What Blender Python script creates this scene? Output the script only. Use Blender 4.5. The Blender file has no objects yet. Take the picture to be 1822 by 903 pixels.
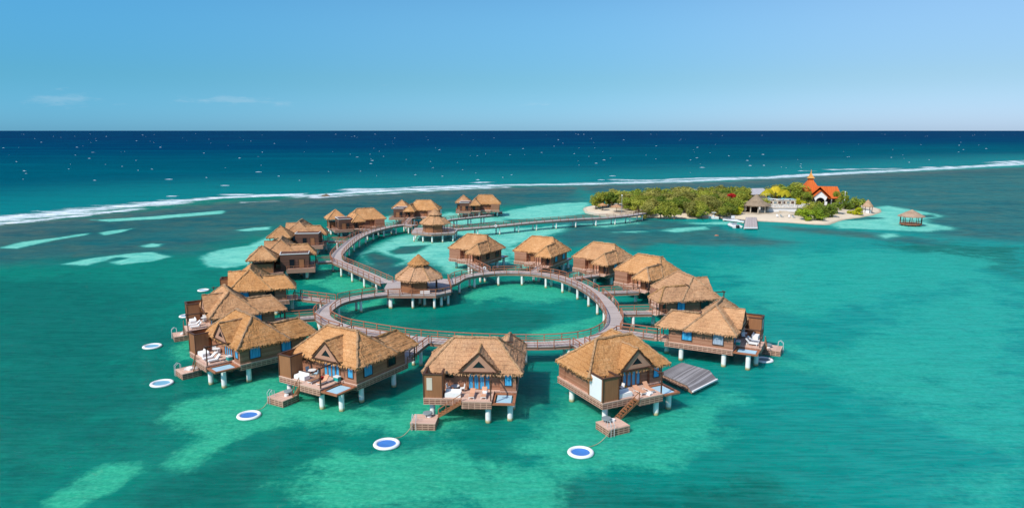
import bpy, bmesh, math, random
import numpy as np
from mathutils import Vector, Matrix, noise as mnoise
random.seed(7); rng = np.random.default_rng(7)
S = bpy.context.scene
COL = S.collection
PI = math.pi
# ------------------------------------------------------------------ camera
F, CAM_H, CX, CY = 1250.0, 36.0, 911.0, 451.5
PITCH = math.atan(219.5 / F)
cam = bpy.data.cameras.new('camera'); camo = bpy.data.objects.new('camera', cam); COL.objects.link(camo)
camo.location = (0, 0, CAM_H); camo.rotation_euler = (PI / 2 - PITCH, 0, 0)
cam.sensor_fit = 'HORIZONTAL'; cam.sensor_width = 36; cam.lens = 36 * F / 1822
cam.clip_start = 1; cam.clip_end = 150000
S.camera = camo
def at(u, v, z=0.0):
    """point of the horizontal plane at height z seen at photo pixel u, v"""
    X = (u - CX) / F; Y = -(v - CY) / F
    dx, dy, dz = X, math.cos(PITCH) + Y * math.sin(PITCH), -math.sin(PITCH) + Y * math.cos(PITCH)
    t = (z - CAM_H) / dz
    return Vector((dx * t, dy * t, z))
# ------------------------------------------------------------------ light
SUN_EL, SUN_AZ = math.radians(46), math.radians(223)      # azimuth clockwise from +Y
sd = Vector((math.sin(SUN_AZ) * math.cos(SUN_EL), math.cos(SUN_AZ) * math.cos(SUN_EL), math.sin(SUN_EL)))
sl = bpy.data.lights.new('sun', 'SUN'); sl.energy = 3.5; sl.angle = math.radians(0.5); sl.color = (1.0, 0.95, 0.87)
so = bpy.data.objects.new('sun', sl); COL.objects.link(so); so.rotation_euler = (-sd).to_track_quat('-Z', 'Y').to_euler()
W = bpy.data.worlds.new('World'); S.world = W; W.use_nodes = True
# ------------------------------------------------------------------ node helper
class NT:
    def __init__(s, nt): s.nt = nt; s.n = nt.nodes; s.l = nt.links
    def new(s, t, **k):
        n = s.n.new(t)
        for a, b in k.items(): setattr(n, a, b)
        return n
    def set(s, sock, v):
        if hasattr(v, 'is_output'): s.l.new(v, sock)
        elif v is not None:
            if isinstance(v, (tuple, list)) and len(v) == 3 and sock.type == 'RGBA': v = (*v, 1)
            sock.default_value = v
    def math(s, op, a, b=None, c=None, clamp=False):
        n = s.new('ShaderNodeMath', operation=op, use_clamp=clamp)
        s.set(n.inputs[0], a)
        if b is not None: s.set(n.inputs[1], b)
        if c is not None: s.set(n.inputs[2], c)
        return n.outputs[0]
    def mix(s, f, a, b, mode='MIX'):
        n = s.new('ShaderNodeMix', data_type='RGBA', blend_type=mode)
        s.set(n.inputs[0], f); s.set(n.inputs[6], a); s.set(n.inputs[7], b)
        return n.outputs[2]
    def noise(s, vec, scale, detail=3, rough=0.55, dist=0.0):
        n = s.new('ShaderNodeTexNoise'); s.set(n.inputs['Vector'], vec)
        n.inputs['Scale'].default_value = scale; n.inputs['Detail'].default_value = detail
        n.inputs['Roughness'].default_value = rough; n.inputs['Distortion'].default_value = dist
        return n.outputs['Fac']
    def mapping(s, vec, scale=(1, 1, 1), rot=(0, 0, 0), loc=(0, 0, 0)):
        n = s.new('ShaderNodeMapping'); s.set(n.inputs['Vector'], vec)
        n.inputs['Scale'].default_value = scale; n.inputs['Rotation'].default_value = rot; n.inputs['Location'].default_value = loc
        return n.outputs[0]
    def ss(s, v, lo, hi):
        n = s.new('ShaderNodeMapRange', interpolation_type='SMOOTHSTEP'); s.set(n.inputs[0], v)
        s.set(n.inputs[1], lo); s.set(n.inputs[2], hi)
        return n.outputs[0]
    def lin(s, v, lo, hi, a=0.0, b=1.0):
        n = s.new('ShaderNodeMapRange'); s.set(n.inputs[0], v)
        n.inputs[1].default_value = lo; n.inputs[2].default_value = hi; n.inputs[3].default_value = a; n.inputs[4].default_value = b
        return n.outputs[0]
    def attr(s, name): return s.new('ShaderNodeAttribute', attribute_name=name).outputs['Fac']
    def bump(s, h, strength, dist=0.1):
        n = s.new('ShaderNodeBump'); s.set(n.inputs['Height'], h); s.set(n.inputs['Strength'], strength); n.inputs['Distance'].default_value = dist
        return n.outputs[0]
# world: sky plus a few faint low clouds
w = NT(W.node_tree); bg = w.n['Background']
sky = w.new('ShaderNodeTexSky', sky_type='NISHITA'); sky.sun_disc = False
sky.sun_elevation = SUN_EL; sky.sun_rotation = SUN_AZ
sky.altitude = 0; sky.air_density = 1.0; sky.dust_density = 0.35; sky.ozone_density = 3.0
dirv = w.new('ShaderNodeTexCoord').outputs['Generated']
sx = w.new('ShaderNodeSeparateXYZ'); w.l.new(dirv, sx.inputs[0])
cn = w.noise(w.mapping(dirv, (22, 22, 120)), 1.0, 6, 0.7)
def band(v, c, hw): return w.math('SUBTRACT', 1.0, w.math('DIVIDE', w.math('ABSOLUTE', w.math('SUBTRACT', v, c)), hw), clamp=True)
cm = w.math('MULTIPLY', band(sx.outputs[2], 0.037, 0.016), w.math('MAXIMUM', w.math('MAXIMUM', band(sx.outputs[0], -0.36, 0.13), band(sx.outputs[0], -0.53, 0.06)), w.math('MULTIPLY', band(sx.outputs[0], 0.05, 0.1), 0.5)))
cl = w.ss(w.math('ADD', cn, w.math('MULTIPLY', cm, 0.38)), 0.66, 0.92)
xx = w.lin(sx.outputs[0], -0.62, 0.62)
tint = w.mix(w.ss(xx, 0.0, 0.5), (0.285, 0.755, 0.97), (0.425, 0.78, 0.93)); tint = w.mix(w.ss(xx, 0.45, 1.0), tint, (0.68, 0.82, 0.92))
tint = w.mix(w.ss(sx.outputs[2], 0.17, 0.05), tint, w.mix(1.0, tint, (0.70, 0.76, 0.86), 'MULTIPLY'))
tint = w.mix(w.ss(sx.outputs[2], 0.075, 0.0), tint, w.mix(1.0, tint, (1.02, 1.06, 1.40), 'MULTIPLY'))
low = w.mix(1.0, sky.outputs[0], w.mix(1.0, tint, (0.70, 0.70, 0.70), 'MULTIPLY'), 'MULTIPLY')
skc = w.mix(w.ss(sx.outputs[2], 0.24, 0.55), low, sky.outputs[0])
skc = w.mix(w.math('MULTIPLY', cl, 0.15), skc, (3.8, 4.2, 4.6))
w.l.new(skc, bg.inputs[0]); bg.inputs[1].default_value = 0.15
S.view_settings.view_transform = 'Standard'; S.view_settings.look = 'None'; S.view_settings.exposure = 0.36; S.view_settings.gamma = 1.0
S.view_settings.use_curve_mapping = False
S.cycles.max_bounces = 5; S.cycles.diffuse_bounces = 2; S.cycles.glossy_bounces = 3; S.cycles.transmission_bounces = 2
S.cycles.caustics_reflective = False; S.cycles.caustics_refractive = False
# ------------------------------------------------------------------ materials
def newmat(name):
    m = bpy.data.materials.new(name); m.use_nodes = True
    t = NT(m.node_tree); b = t.n['Principled BSDF']
    return m, t, b
def pos(t): return t.new('ShaderNodeNewGeometry').outputs['Position']
def rnd(t): return t.new('ShaderNodeObjectInfo').outputs['Random']
def plain(name, c, rough=0.7, var=0.18, scale=1.5, spec=0.3, grain=None, bump=0.0):
    m, t, b = newmat(name)
    p = pos(t)
    v = p if grain is None else t.mapping(p, grain)
    n1 = t.noise(v, scale, 4); n2 = t.noise(p, scale * 0.13, 2)
    f = t.math('ADD', t.math('MULTIPLY', t.math('SUBTRACT', n1, 0.5), 2 * var), t.math('MULTIPLY', t.math('SUBTRACT', n2, 0.5), var * 1.3))
    k = t.math('ADD', 1.0, f)
    col = t.new('ShaderNodeVectorMath', operation='SCALE'); col.inputs[0].default_value = c; t.l.new(k, col.inputs['Scale'])
    t.l.new(col.outputs[0], b.inputs['Base Color']); b.inputs['Roughness'].default_value = rough
    b.inputs['Specular IOR Level'].default_value = spec
    if bump: t.l.new(t.bump(n1, bump, 0.05), b.inputs['Normal'])
    return m
def planks(name, c, c2, width, axis='UV', gap=0.06, rough=0.75):
    """boards laid along U, each `width` metres wide across V, board-to-board colour change and dark gaps"""
    m, t, b = newmat(name)
    uv = t.new('ShaderNodeUVMap').outputs[0]
    sp = t.new('ShaderNodeSeparateXYZ'); t.l.new(uv, sp.inputs[0])
    q = t.math('DIVIDE', sp.outputs[1], width); idx = t.math('FLOOR', q); fr = t.math('FRACT', q)
    wn = t.new('ShaderNodeTexWhiteNoise', noise_dimensions='1D'); t.l.new(t.math('ADD', idx, t.math('MULTIPLY', rnd(t), 37)), wn.inputs['W'])
    g = t.noise(t.mapping(uv, (1.2, 14, 1)), 1.0, 4); big = t.noise(pos(t), 0.35, 3)
    f = t.math('ADD', t.math('MULTIPLY', wn.outputs['Value'], 0.5), t.math('ADD', t.math('MULTIPLY', g, 0.3), t.math('MULTIPLY', big, 0.35)))
    cc = t.mix(t.ss(f, 0.25, 0.9), c, c2)
    gp = t.math('LESS_THAN', fr, gap)
    cc = t.mix(t.math('MULTIPLY', gp, 0.6), cc, (0.02, 0.013, 0.01))
    t.l.new(cc, b.inputs['Base Color']); b.inputs['Roughness'].default_value = rough; b.inputs['Specular IOR Level'].default_value = 0.25
    t.l.new(t.bump(t.math('SUBTRACT', g, t.math('MULTIPLY', gp, 2.0)), 0.3, 0.03), b.inputs['Normal'])
    return m
def thatch_mat(name, lo, mid, hi):
    m, t, b = newmat(name)
    uv = t.new('ShaderNodeUVMap').outputs[0]
    r = rnd(t)
    off = t.new('ShaderNodeCombineXYZ'); t.l.new(t.math('MULTIPLY', r, 50), off.inputs[0]); t.l.new(t.math('MULTIPLY', r, 91), off.inputs[1])
    va = t.new('ShaderNodeVectorMath', operation='ADD'); t.l.new(uv, va.inputs[0]); t.l.new(off.outputs[0], va.inputs[1]); uv2 = va.outputs[0]
    s1 = t.noise(t.mapping(uv2, (17, 2.2, 1)), 1.0, 4, 0.65)
    s2 = t.noise(t.mapping(uv2, (4.0, 2.2, 1)), 1.0, 4, 0.65)
    s3 = t.noise(pos(t), 0.45, 3, 0.6); s4 = t.noise(t.mapping(uv2, (7.5, 7.5, 1)), 1.0, 3, 0.7)
    sp = t.new('ShaderNodeSeparateXYZ'); t.l.new(uv, sp.inputs[0])
    wob = t.noise(t.mapping(uv2, (1.3, 0.6, 1)), 1.0, 3)
    cr = t.math('FRACT', t.math('ADD', t.math('DIVIDE', sp.outputs[1], 0.62), t.math('MULTIPLY', wob, 1.1)))
    line = t.math('MULTIPLY', t.ss(cr, 0.2, 0.0), 0.16)
    f = t.math('ADD', t.math('ADD', t.math('MULTIPLY', s1, 0.55), t.math('ADD', t.math('MULTIPLY', s4, 0.35), t.math('MULTIPLY', s2, 0.2))), t.math('MULTIPLY', s3, 0.40))
    f = t.math('SUBTRACT', f, line)
    f = t.math('ADD', f, t.math('MULTIPLY', t.math('SUBTRACT', r, 0.5), 0.07))
    c = t.mix(t.ss(f, 0.50, 0.74), lo, mid); c = t.mix(t.ss(f, 0.72, 0.96), c, hi)
    c = t.mix(t.math('MULTIPLY', t.ss(t.noise(t.mapping(uv2, (0.35, 0.5, 1)), 1.0, 3, 0.6), 0.5, 0.72), 0.45), c, t.mix(1.0, c, (0.80, 0.86, 1.0), 'MULTIPLY'))
    hv = t.new('ShaderNodeHueSaturation'); t.l.new(c, hv.inputs['Color']); t.l.new(t.lin(r, 0, 1, 0.86, 1.06), hv.inputs['Saturation']); t.l.new(t.lin(t.math('FRACT', t.math('MULTIPLY', r, 7.3)), 0, 1, 0.88, 1.08), hv.inputs['Value']); c = hv.outputs[0]
    t.l.new(c, b.inputs['Base Color']); b.inputs['Roughness'].default_value = 0.9; b.inputs['Specular IOR Level'].default_value = 0.15
    t.l.new(t.bump(t.math('ADD', t.math('ADD', s1, s2), t.math('MULTIPLY', cr, 0.4)), 0.6, 0.10), b.inputs['Normal'])
    return m
def lattice_mat(name, c, dark):
    m, t, b = newmat(name)
    uv = t.new('ShaderNodeUVMap').outputs[0]
    br = t.new('ShaderNodeTexBrick'); t.l.new(uv, br.inputs['Vector'])
    br.inputs['Scale'].default_value = 1.0; br.inputs['Brick Width'].default_value = 0.74; br.inputs['Row Height'].default_value = 0.27; br.inputs['Mortar Size'].default_value = 0.05
    br.offset = 0.0
    n = t.noise(pos(t), 2.2, 3)
    cc = t.mix(n, tuple(x * 0.75 for x in c), tuple(min(1, x * 1.25) for x in c))
    dd = t.mix(t.math('MULTIPLY', n, 0.8), dark, tuple(x * 0.6 for x in c))
    t.l.new(t.mix(br.outputs['Fac'], dd, cc), b.inputs['Base Color'])
    t.l.new(t.bump(br.outputs['Fac'], 0.8, 0.05), b.inputs['Normal']); b.inputs['Roughness'].default_value = 0.8
    b.inputs['Specular IOR Level'].default_value = 0.2
    return m
def pile_mat():
    m, t, b = newmat('white_concrete')
    p = pos(t); sp = t.new('ShaderNodeSeparateXYZ'); t.l.new(p, sp.inputs[0])
    n = t.noise(p, 2.5, 4); z = t.math('ADD', sp.outputs[2], t.math('MULTIPLY', t.math('SUBTRACT', n, 0.5), 0.5))
    c = t.mix(t.ss(n, 0.3, 0.8), (0.88, 0.86, 0.81), (0.76, 0.74, 0.69))
    c = t.mix(t.ss(z, 0.55, 0.2), c, (0.50, 0.42, 0.20)); c = t.mix(t.ss(z, 0.2, 0.0), c, (0.14, 0.14, 0.07))
    t.l.new(c, b.inputs['Base Color']); b.inputs['Roughness'].default_value = 0.8
    return m
def curtain_mat(name, a, c):
    m, t, b = newmat(name)
    n = t.noise(t.mapping(t.new('ShaderNodeUVMap').outputs[0], (9, 0.3, 1)), 1.0, 2)
    t.l.new(t.mix(t.ss(n, 0.35, 0.65), a, c), b.inputs['Base Color']); b.inputs['Roughness'].default_value = 0.25; b.inputs['Specular IOR Level'].default_value = 0.5
    return m
def leaf_mat(name, lo, hi, tint=None):
    m, t, b = newmat(name)
    r = rnd(t); n = t.noise(pos(t), 0.5, 3); n2 = t.noise(pos(t), 3.0, 2)
    f = t.math('ADD', t.math('MULTIPLY', n, 0.8), t.math('ADD', t.math('MULTIPLY', n2, 0.6), t.math('MULTIPLY', r, 0.5)))
    c = t.mix(t.ss(f, 0.5, 1.3), lo, hi)
    t.l.new(c, b.inputs['Base Color']); b.inputs['Roughness'].default_value = 0.6; b.inputs['Specular IOR Level'].default_value = 0.25
    tr = t.new('ShaderNodeBsdfTranslucent'); t.l.new(c, tr.inputs[0])
    mx = t.new('ShaderNodeMixShader'); mx.inputs[0].default_value = 0.42
    t.l.new(b.outputs[0], mx.inputs[1]); t.l.new(tr.outputs[0], mx.inputs[2]); t.l.new(mx.outputs[0], t.n['Material Output'].inputs[0])
    return m
M = {}
M['thatch'] = thatch_mat('golden_thatch', (0.235, 0.106, 0.046), (0.480, 0.240, 0.101), (0.680, 0.398, 0.203))
M['ridge'] = thatch_mat('ridge_thatch', (0.15, 0.078, 0.035), (0.39, 0.215, 0.095), (0.58, 0.36, 0.19))
M['oldthatch'] = thatch_mat('grey_thatch', (0.16, 0.115, 0.075), (0.29, 0.215, 0.145), (0.40, 0.31, 0.22))
M['pinkthatch'] = thatch_mat('dry_thatch', (0.26, 0.15, 0.085), (0.48, 0.31, 0.19), (0.60, 0.42, 0.28))
M['wall'] = planks('timber_cladding', (0.29, 0.128, 0.073), (0.43, 0.21, 0.128), 0.22)
M['darkwall'] = planks('dark_timber_cladding', (0.098, 0.046, 0.032), (0.148, 0.072, 0.050), 0.2)
M['panel'] = plain('stained_wood', (0.29, 0.125, 0.055), 0.55, 0.3, 2.0, 0.3, (3, 3, 0.3))
M['rail'] = plain('red_brown_wood', (0.36, 0.14, 0.07), 0.6, 0.25, 2.0)
M['post'] = plain('dark_brown_wood', (0.085, 0.04, 0.024), 0.6, 0.25, 2.0)
M['deck'] = planks('pale_deck_boards', (0.56, 0.34, 0.25), (0.70, 0.47, 0.36), 0.16)
M['walk'] = planks('weathered_walk_boards', (0.385, 0.315, 0.285), (0.53, 0.45, 0.41), 0.2)
M['fascia'] = plain('brown_beam', (0.33, 0.185, 0.13), 0.7, 0.25, 1.2)
M['greyplank'] = planks('grey_weathered_planks', (0.16, 0.148, 0.148), (0.36, 0.34, 0.34), 0.3, gap=0.1)
M['lattice'] = lattice_mat('lattice_skirt', (0.56, 0.33, 0.235), (0.12, 0.055, 0.035))
M['lattice2'] = lattice_mat('weathered_lattice', (0.5, 0.35, 0.23), (0.12, 0.07, 0.04))
M['gable'] = plain('gable_board', (0.46, 0.24, 0.155), 0.7, 0.2, 1.2)
M['pile'] = pile_mat()
M['blue'] = curtain_mat('blue_curtain', (0.02, 0.24, 0.47), (0.09, 0.46, 0.74))
M['pale'] = curtain_mat('pale_curtain', (0.25, 0.33, 0.42), (0.45, 0.5, 0.58))
M['dark'] = plain('dark_glass', (0.012, 0.016, 0.022), 0.12, 0.2, 1.0, 0.5)
M['white'] = plain('white_paint', (0.78, 0.77, 0.75), 0.5, 0.06, 1.0)
M['cloth'] = plain('white_cloth', (0.80, 0.77, 0.74), 0.9, 0.06, 2.0)
M['peach'] = plain('peach_cushion', (0.62, 0.32, 0.19), 0.9, 0.12, 2.0)
M['brownc'] = plain('brown_cushion', (0.30, 0.15, 0.085), 0.9, 0.12, 2.0)
M['red'] = plain('red_cloth', (0.5, 0.03, 0.025), 0.9, 0.1, 2.0)
M['yellow'] = plain('yellow_cloth', (0.65, 0.36, 0.03), 0.9, 0.1, 2.0)
M['teal'] = plain('teal_plastic', (0.02, 0.36, 0.32), 0.4, 0.08, 2.0)
M['net'] = plain('pale_blue_net', (0.40, 0.60, 0.70), 0.35, 0.10, 0.8, 0.5)
M['grey'] = plain('grey_plastic', (0.21, 0.255, 0.26), 0.6, 0.12, 2.0)
M['mesh_blue'] = plain('blue_mesh', (0.05, 0.19, 0.52), 0.45, 0.22, 1.2, 0.4)
M['mesh_pale'] = plain('faded_blue_mesh', (0.16, 0.38, 0.50), 0.45, 0.12, 1.2, 0.4)
M['steel'] = plain('pale_steel', (0.55, 0.55, 0.55), 0.3, 0.1, 2.0, 0.6)
M['rope'] = plain('tan_rope', (0.42, 0.36, 0.22), 0.9, 0.1, 2.0)
M['orange'] = planks('orange_roof_tiles', (0.52, 0.095, 0.016), (0.66, 0.15, 0.028), 0.4, gap=0.12)
M['umbrella'] = plain('orange_canopy', (0.62, 0.28, 0.07), 0.9, 0.1, 2.0)
M['stone'] = plain('cream_stone', (0.60, 0.52, 0.41), 0.85, 0.2, 0.8, bump=0.3)
M['greyroof'] = plain('pale_grey_roof', (0.40, 0.385, 0.40), 0.7, 0.1, 0.8)
M['skin'] = plain('engine_black', (0.02, 0.02, 0.024), 0.4, 0.1, 2.0)
M['bark'] = plain('bark', (0.16, 0.12, 0.08), 0.9, 0.3, 3.0)
LEAF = [leaf_mat('olive_leaves', (0.17, 0.205, 0.022), (0.50, 0.50, 0.07)), leaf_mat('green_leaves', (0.11, 0.175, 0.02), (0.36, 0.42, 0.05)),
        leaf_mat('drab_leaves', (0.19, 0.19, 0.04), (0.52, 0.47, 0.11))]
M['yleaf'] = leaf_mat('yellow_green_leaves', (0.38, 0.42, 0.012), (0.78, 0.72, 0.03))
M['palm'] = leaf_mat('yellow_palm_leaves', (0.52, 0.46, 0.02), (0.88, 0.70, 0.05))
M['redleaf'] = leaf_mat('red_blossom', (0.42, 0.012, 0.012), (0.65, 0.03, 0.03))
M['gleaf'] = leaf_mat('low_green_leaves', (0.14, 0.24, 0.016), (0.40, 0.50, 0.035))
# ------------------------------------------------------------------ objects
def tag(o, label=None, cat=None, group=None, kind=None):
    if label: o['label'] = label
    if cat: o['category'] = cat
    if group: o['group'] = group
    if kind: o['kind'] = kind
    return o
def thing(name, label, cat, loc=(0, 0, 0), rz=0.0, group=None):
    o = bpy.data.objects.new(name, None); COL.objects.link(o); o.location = loc; o.rotation_euler = (0, 0, rz); o.empty_display_size = 0.2
    return tag(o, label, cat, group)
class MB:
    def __init__(s): s.v = []; s.f = []; s.uv = []
    def face(s, pts, uvs=None):
        i = len(s.v); s.v += [tuple(p) for p in pts]; s.f.append(tuple(range(i, i + len(pts))))
        if uvs is None:
            a = Vector(pts[0]); n = (Vector(pts[1]) - a).cross(Vector(pts[2]) - a)
            if n.length < 1e-9: n = Vector((0, 0, 1))
            n.normalize()
            if abs(n.z) > 0.8: uvs = [(p[0], p[1]) for p in pts]
            elif abs(n.x) > abs(n.y): uvs = [(p[1], p[2]) for p in pts]
            else: uvs = [(p[0], p[2]) for p in pts]
        s.uv.append(list(uvs)); return s
    def box(s, x0, x1, y0, y1, z0, z1, rz=0.0, c=None):
        P = [Vector((x, y, z)) for z in (z0, z1) for (x, y) in ((x0, y0), (x1, y0), (x1, y1), (x0, y1))]
        base = len(s.f)
        for q in ((0, 3, 2, 1), (4, 5, 6, 7), (0, 1, 5, 4), (1, 2, 6, 5), (2, 3, 7, 6), (3, 0, 4, 7)):
            s.face([P[k] for k in q])
        if rz:
            c = Vector(c or ((x0 + x1) / 2, (y0 + y1) / 2, 0)); R = Matrix.Rotation(rz, 3, 'Z')
            for k in range(len(s.v) - 24, len(s.v)): s.v[k] = tuple(R @ (Vector(s.v[k]) - c) + c)
        return s
    def beam(s, a, b, wd, h):
        a, b = Vector(a), Vector(b); d = (b - a)
        if d.length < 1e-6: return s
        d.normalize(); side = d.cross(Vector((0, 0, 1)))
        if side.length < 1e-4: side = Vector((1, 0, 0))
        side.normalize(); up = side.cross(d); si = side * wd / 2; up = up * h / 2
        A = [a - si - up, a + si - up, a + si + up, a - si + up]; B = [p + (b - a) for p in A]
        L = (b - a).length
        for k in range(4):
            j = (k + 1) % 4
            s.face([A[k], A[j], B[j], B[k]], [(0, 0), (0, wd), (L, wd), (L, 0)])
        s.face(A[::-1]); s.face(B); return s
    def cyl(s, x, y, z0, z1, r0, r1=None, n=12, cap=True):
        r1 = r0 if r1 is None else r1
        A = [(x + r0 * math.cos(2 * PI * k / n), y + r0 * math.sin(2 * PI * k / n), z0) for k in range(n)]
        B = [(x + r1 * math.cos(2 * PI * k / n), y + r1 * math.sin(2 * PI * k / n), z1) for k in range(n)]
        for k in range(n):
            j = (k + 1) % n; s.face([A[k], A[j], B[j], B[k]], [(k / n * 6.28 * r0, z0), ((k + 1) / n * 6.28 * r0, z0), ((k + 1) / n * 6.28 * r0, z1), (k / n * 6.28 * r0, z1)])
        if cap: s.face(A[::-1]); s.face(B)
        return s
    def prism(s, poly, z0, z1, uv=None):
        n = len(poly)
        s.face([(p[0], p[1], z1) for p in poly]); s.face([(p[0], p[1], z0) for p in poly[::-1]])
        acc = 0
        for k in range(n):
            a, b = poly[k], poly[(k + 1) % n]; L = math.hypot(b[0] - a[0], b[1] - a[1])
            s.face([(a[0], a[1], z0), (b[0], b[1], z0), (b[0], b[1], z1), (a[0], a[1], z1)], [(acc, z0), (acc + L, z0), (acc + L, z1), (acc, z1)]); acc += L
        return s
    def tube(s, pts, r, n=6, jit=0.0):
        pts = [Vector(p) for p in pts]; rings = []
        acc = [0]
        for k, p in enumerate(pts):
            d = (pts[min(k + 1, len(pts) - 1)] - pts[max(k - 1, 0)]).normalized()
            sd_ = d.cross(Vector((0, 0, 1)))
            if sd_.length < 1e-3: sd_ = Vector((1, 0, 0))
            sd_.normalize(); up = sd_.cross(d)
            rr = r[k] if isinstance(r, (list, tuple)) else r
            rings.append([p + (sd_ * math.cos(2 * PI * i / n) + up * math.sin(2 * PI * i / n)) * rr * (1 + random.uniform(-jit, jit)) for i in range(n)])
            if k: acc.append(acc[-1] + (p - pts[k - 1]).length)
        for k in range(len(pts) - 1):
            for i in range(n):
                j = (i + 1) % n
                s.face([rings[k][i], rings[k][j], rings[k + 1][j], rings[k + 1][i]], [(i * .1, acc[k]), (i * .1 + .1, acc[k]), (i * .1 + .1, acc[k + 1]), (i * .1, acc[k + 1])])
        s.face(rings[0][::-1]); s.face(rings[-1]); return s
    def ell(s, c, r, nu=10, nv=6):
        g = [[(c[0] + r[0] * math.sin(PI * j / nv) * math.cos(2 * PI * i / nu), c[1] + r[1] * math.sin(PI * j / nv) * math.sin(2 * PI * i / nu), c[2] + r[2] * math.cos(PI * j / nv)) for i in range(nu)] for j in range(nv + 1)]
        for j in range(nv):
            for i in range(nu):
                k = (i + 1) % nu; s.face([g[j + 1][i], g[j + 1][k], g[j][k], g[j][i]])
        return s
    def roof(s, ta, tb, ba, bb, cell=0.24, amp=0.07, fringe=True, thick=0.26):
        """a thatched slope between top edge ta-tb and eave ba-bb, shaggy, with thickness and hanging straw"""
        ta, tb, ba, bb = map(Vector, (ta, tb, ba, bb))
        nrm = (bb - ba).cross((ta + tb) / 2 - (ba + bb) / 2).normalized()
        if nrm.z < 0: nrm = -nrm
        L = (bb - ba).length; Hs = ((ta + tb) / 2 - (ba + bb) / 2).length
        nu = max(3, int(L / cell)); nv = max(3, int(Hs / cell))
        du = (bb - ba).normalized()
        g = []
        for j in range(nv + 1):
            row = []
            for i in range(nu + 1):
                a = ta.lerp(tb, i / nu); b = ba.lerp(bb, i / nu); p = a.lerp(b, j / nv)
                d = mnoise.noise(p * 1.3) * amp * 1.2 + random.uniform(-amp, amp) * 0.55
                vv = Hs * j / nv; d += 0.09 * ((vv / 0.62) % 1.0) * 0.8
                if j in (0,): d *= 0.3
                q = p + nrm * d
                if j == nv:
                    q = q + (b - a).normalized() * random.uniform(-0.12, 0.14) + nrm * 0.02
                row.append((q, ((p - ba).dot(du), vv)))
            g.append(row)
        for j in range(nv):
            for i in range(nu):
                q = [g[j][i], g[j + 1][i], g[j + 1][i + 1], g[j][i + 1]]
                s.face([x[0] for x in q], [x[1] for x in q])
        low = []
        for i in range(nu + 1):
            b = g[nv][i][0]; low.append(b - nrm * thick - (ba - ta).normalized() * 0.12 + Vector((0, 0, random.uniform(-.06, .03))))
        for i in range(nu):
            s.face([g[nv][i][0], low[i], low[i + 1], g[nv][i + 1][0]], [(g[nv][i][1][0], Hs), (g[nv][i][1][0], Hs + .3), (g[nv][i + 1][1][0], Hs + .3), (g[nv][i + 1][1][0], Hs)])
        s.face([low[0], ta - nrm * thick, tb - nrm * thick, low[-1]], [(0, 0), (0, Hs), (L, Hs), (L, 0)])
        if fringe:
            dn = (ba - ta).lerp(bb - tb, 0.5).normalized()
            k = int(L / 0.13)
            for i in range(k):
                t_ = (i + random.random()) / k; b = ba.lerp(bb, t_) + nrm * random.uniform(-0.2, 0.06)
                wd = random.uniform(0.05, 0.13); ln = random.uniform(0.12, 0.38)
                e = b + dn * ln * 0.75 + Vector((0, 0, -ln * 0.5)) + du * random.uniform(-.05, .05)
                uu = t_ * L
                s.face([b - du * wd, e, b + du * wd], [(uu - wd, Hs), (uu, Hs + ln), (uu + wd, Hs)])
        return s
    def mirror(s):
        m = MB(); m.v = [(-x, y, z) for x, y, z in s.v]; m.f = [f[::-1] for f in s.f]; m.uv = [u[::-1] for u in s.uv]; return m
    def mesh(s, name, m):
        me = bpy.data.meshes.new(name); me.from_pydata(s.v, [], s.f); me.update()
        ul = me.uv_layers.new(name='UVMap'); ul.data.foreach_set('uv', [c for u in s.uv for p in u for c in p])
        me.materials.append(m)
        return me
    def build(s, name, m, parent=None):
        o = bpy.data.objects.new(name, s.mesh(name, m)); COL.objects.link(o)
        if parent is not None: o.parent = parent
        return o
KIDS = {}
def kids(o): return [c for c in o.children]
def copy_tree(o, parent=None):
    ch = [(c, [g for g in c.children]) for c in o.children]
    r = o.copy(); COL.objects.link(r); r.parent = parent
    for c, gs in ch:
        d = c.copy(); COL.objects.link(d); d.parent = r
        for g in gs:
            e = g.copy(); COL.objects.link(e); e.parent = d
    return r
def put(name, mesh, parent, loc=(0, 0, 0), rz=0.0, sc=None):
    o = bpy.data.objects.new(name, mesh); COL.objects.link(o); o.parent = parent; o.location = loc; o.rotation_euler = (0, 0, rz)
    if sc: o.scale = sc
    return o
# ------------------------------------------------------------------ the sea: one sheet, water colour by what lies under it
def seg_dist(P, a, b):
    a = np.array(a[:2]); b = np.array(b[:2]); d = b - a; t = np.clip(((P - a) @ d) / max(d @ d, 1e-9), 0, 1)
    return np.hypot(*(P - (a + t[:, None] * d)).T)
def poly_sd(P, poly):
    """signed distance, positive inside"""
    n = len(poly); dist = np.full(len(P), 1e9); ins = np.zeros(len(P), bool)
    for k in range(n):
        a, b = poly[k], poly[(k + 1) % n]
        dist = np.minimum(dist, seg_dist(P, a, b))
        if a[1] != b[1]:
            c = ((a[1] > P[:, 1]) != (b[1] > P[:, 1])) & (P[:, 0] < (b[0] - a[0]) * (P[:, 1] - a[1]) / (b[1] - a[1]) + a[0])
            ins ^= c
    return np.where(ins, dist, -dist)
def PX(pts, z=0.0): return [tuple(at(u, v, z)[:2]) for u, v in pts]
REEF = PX([(-260, 420), (-120, 404), (0, 388), (100, 379), (250, 363), (400, 351), (520, 348), (640, 341), (760, 336), (900, 329), (1050, 326.5), (1200, 322.5), (1300, 318), (1400, 314), (1500, 308), (1650, 300), (1760, 294), (1822, 290), (1980, 281)])
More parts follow.
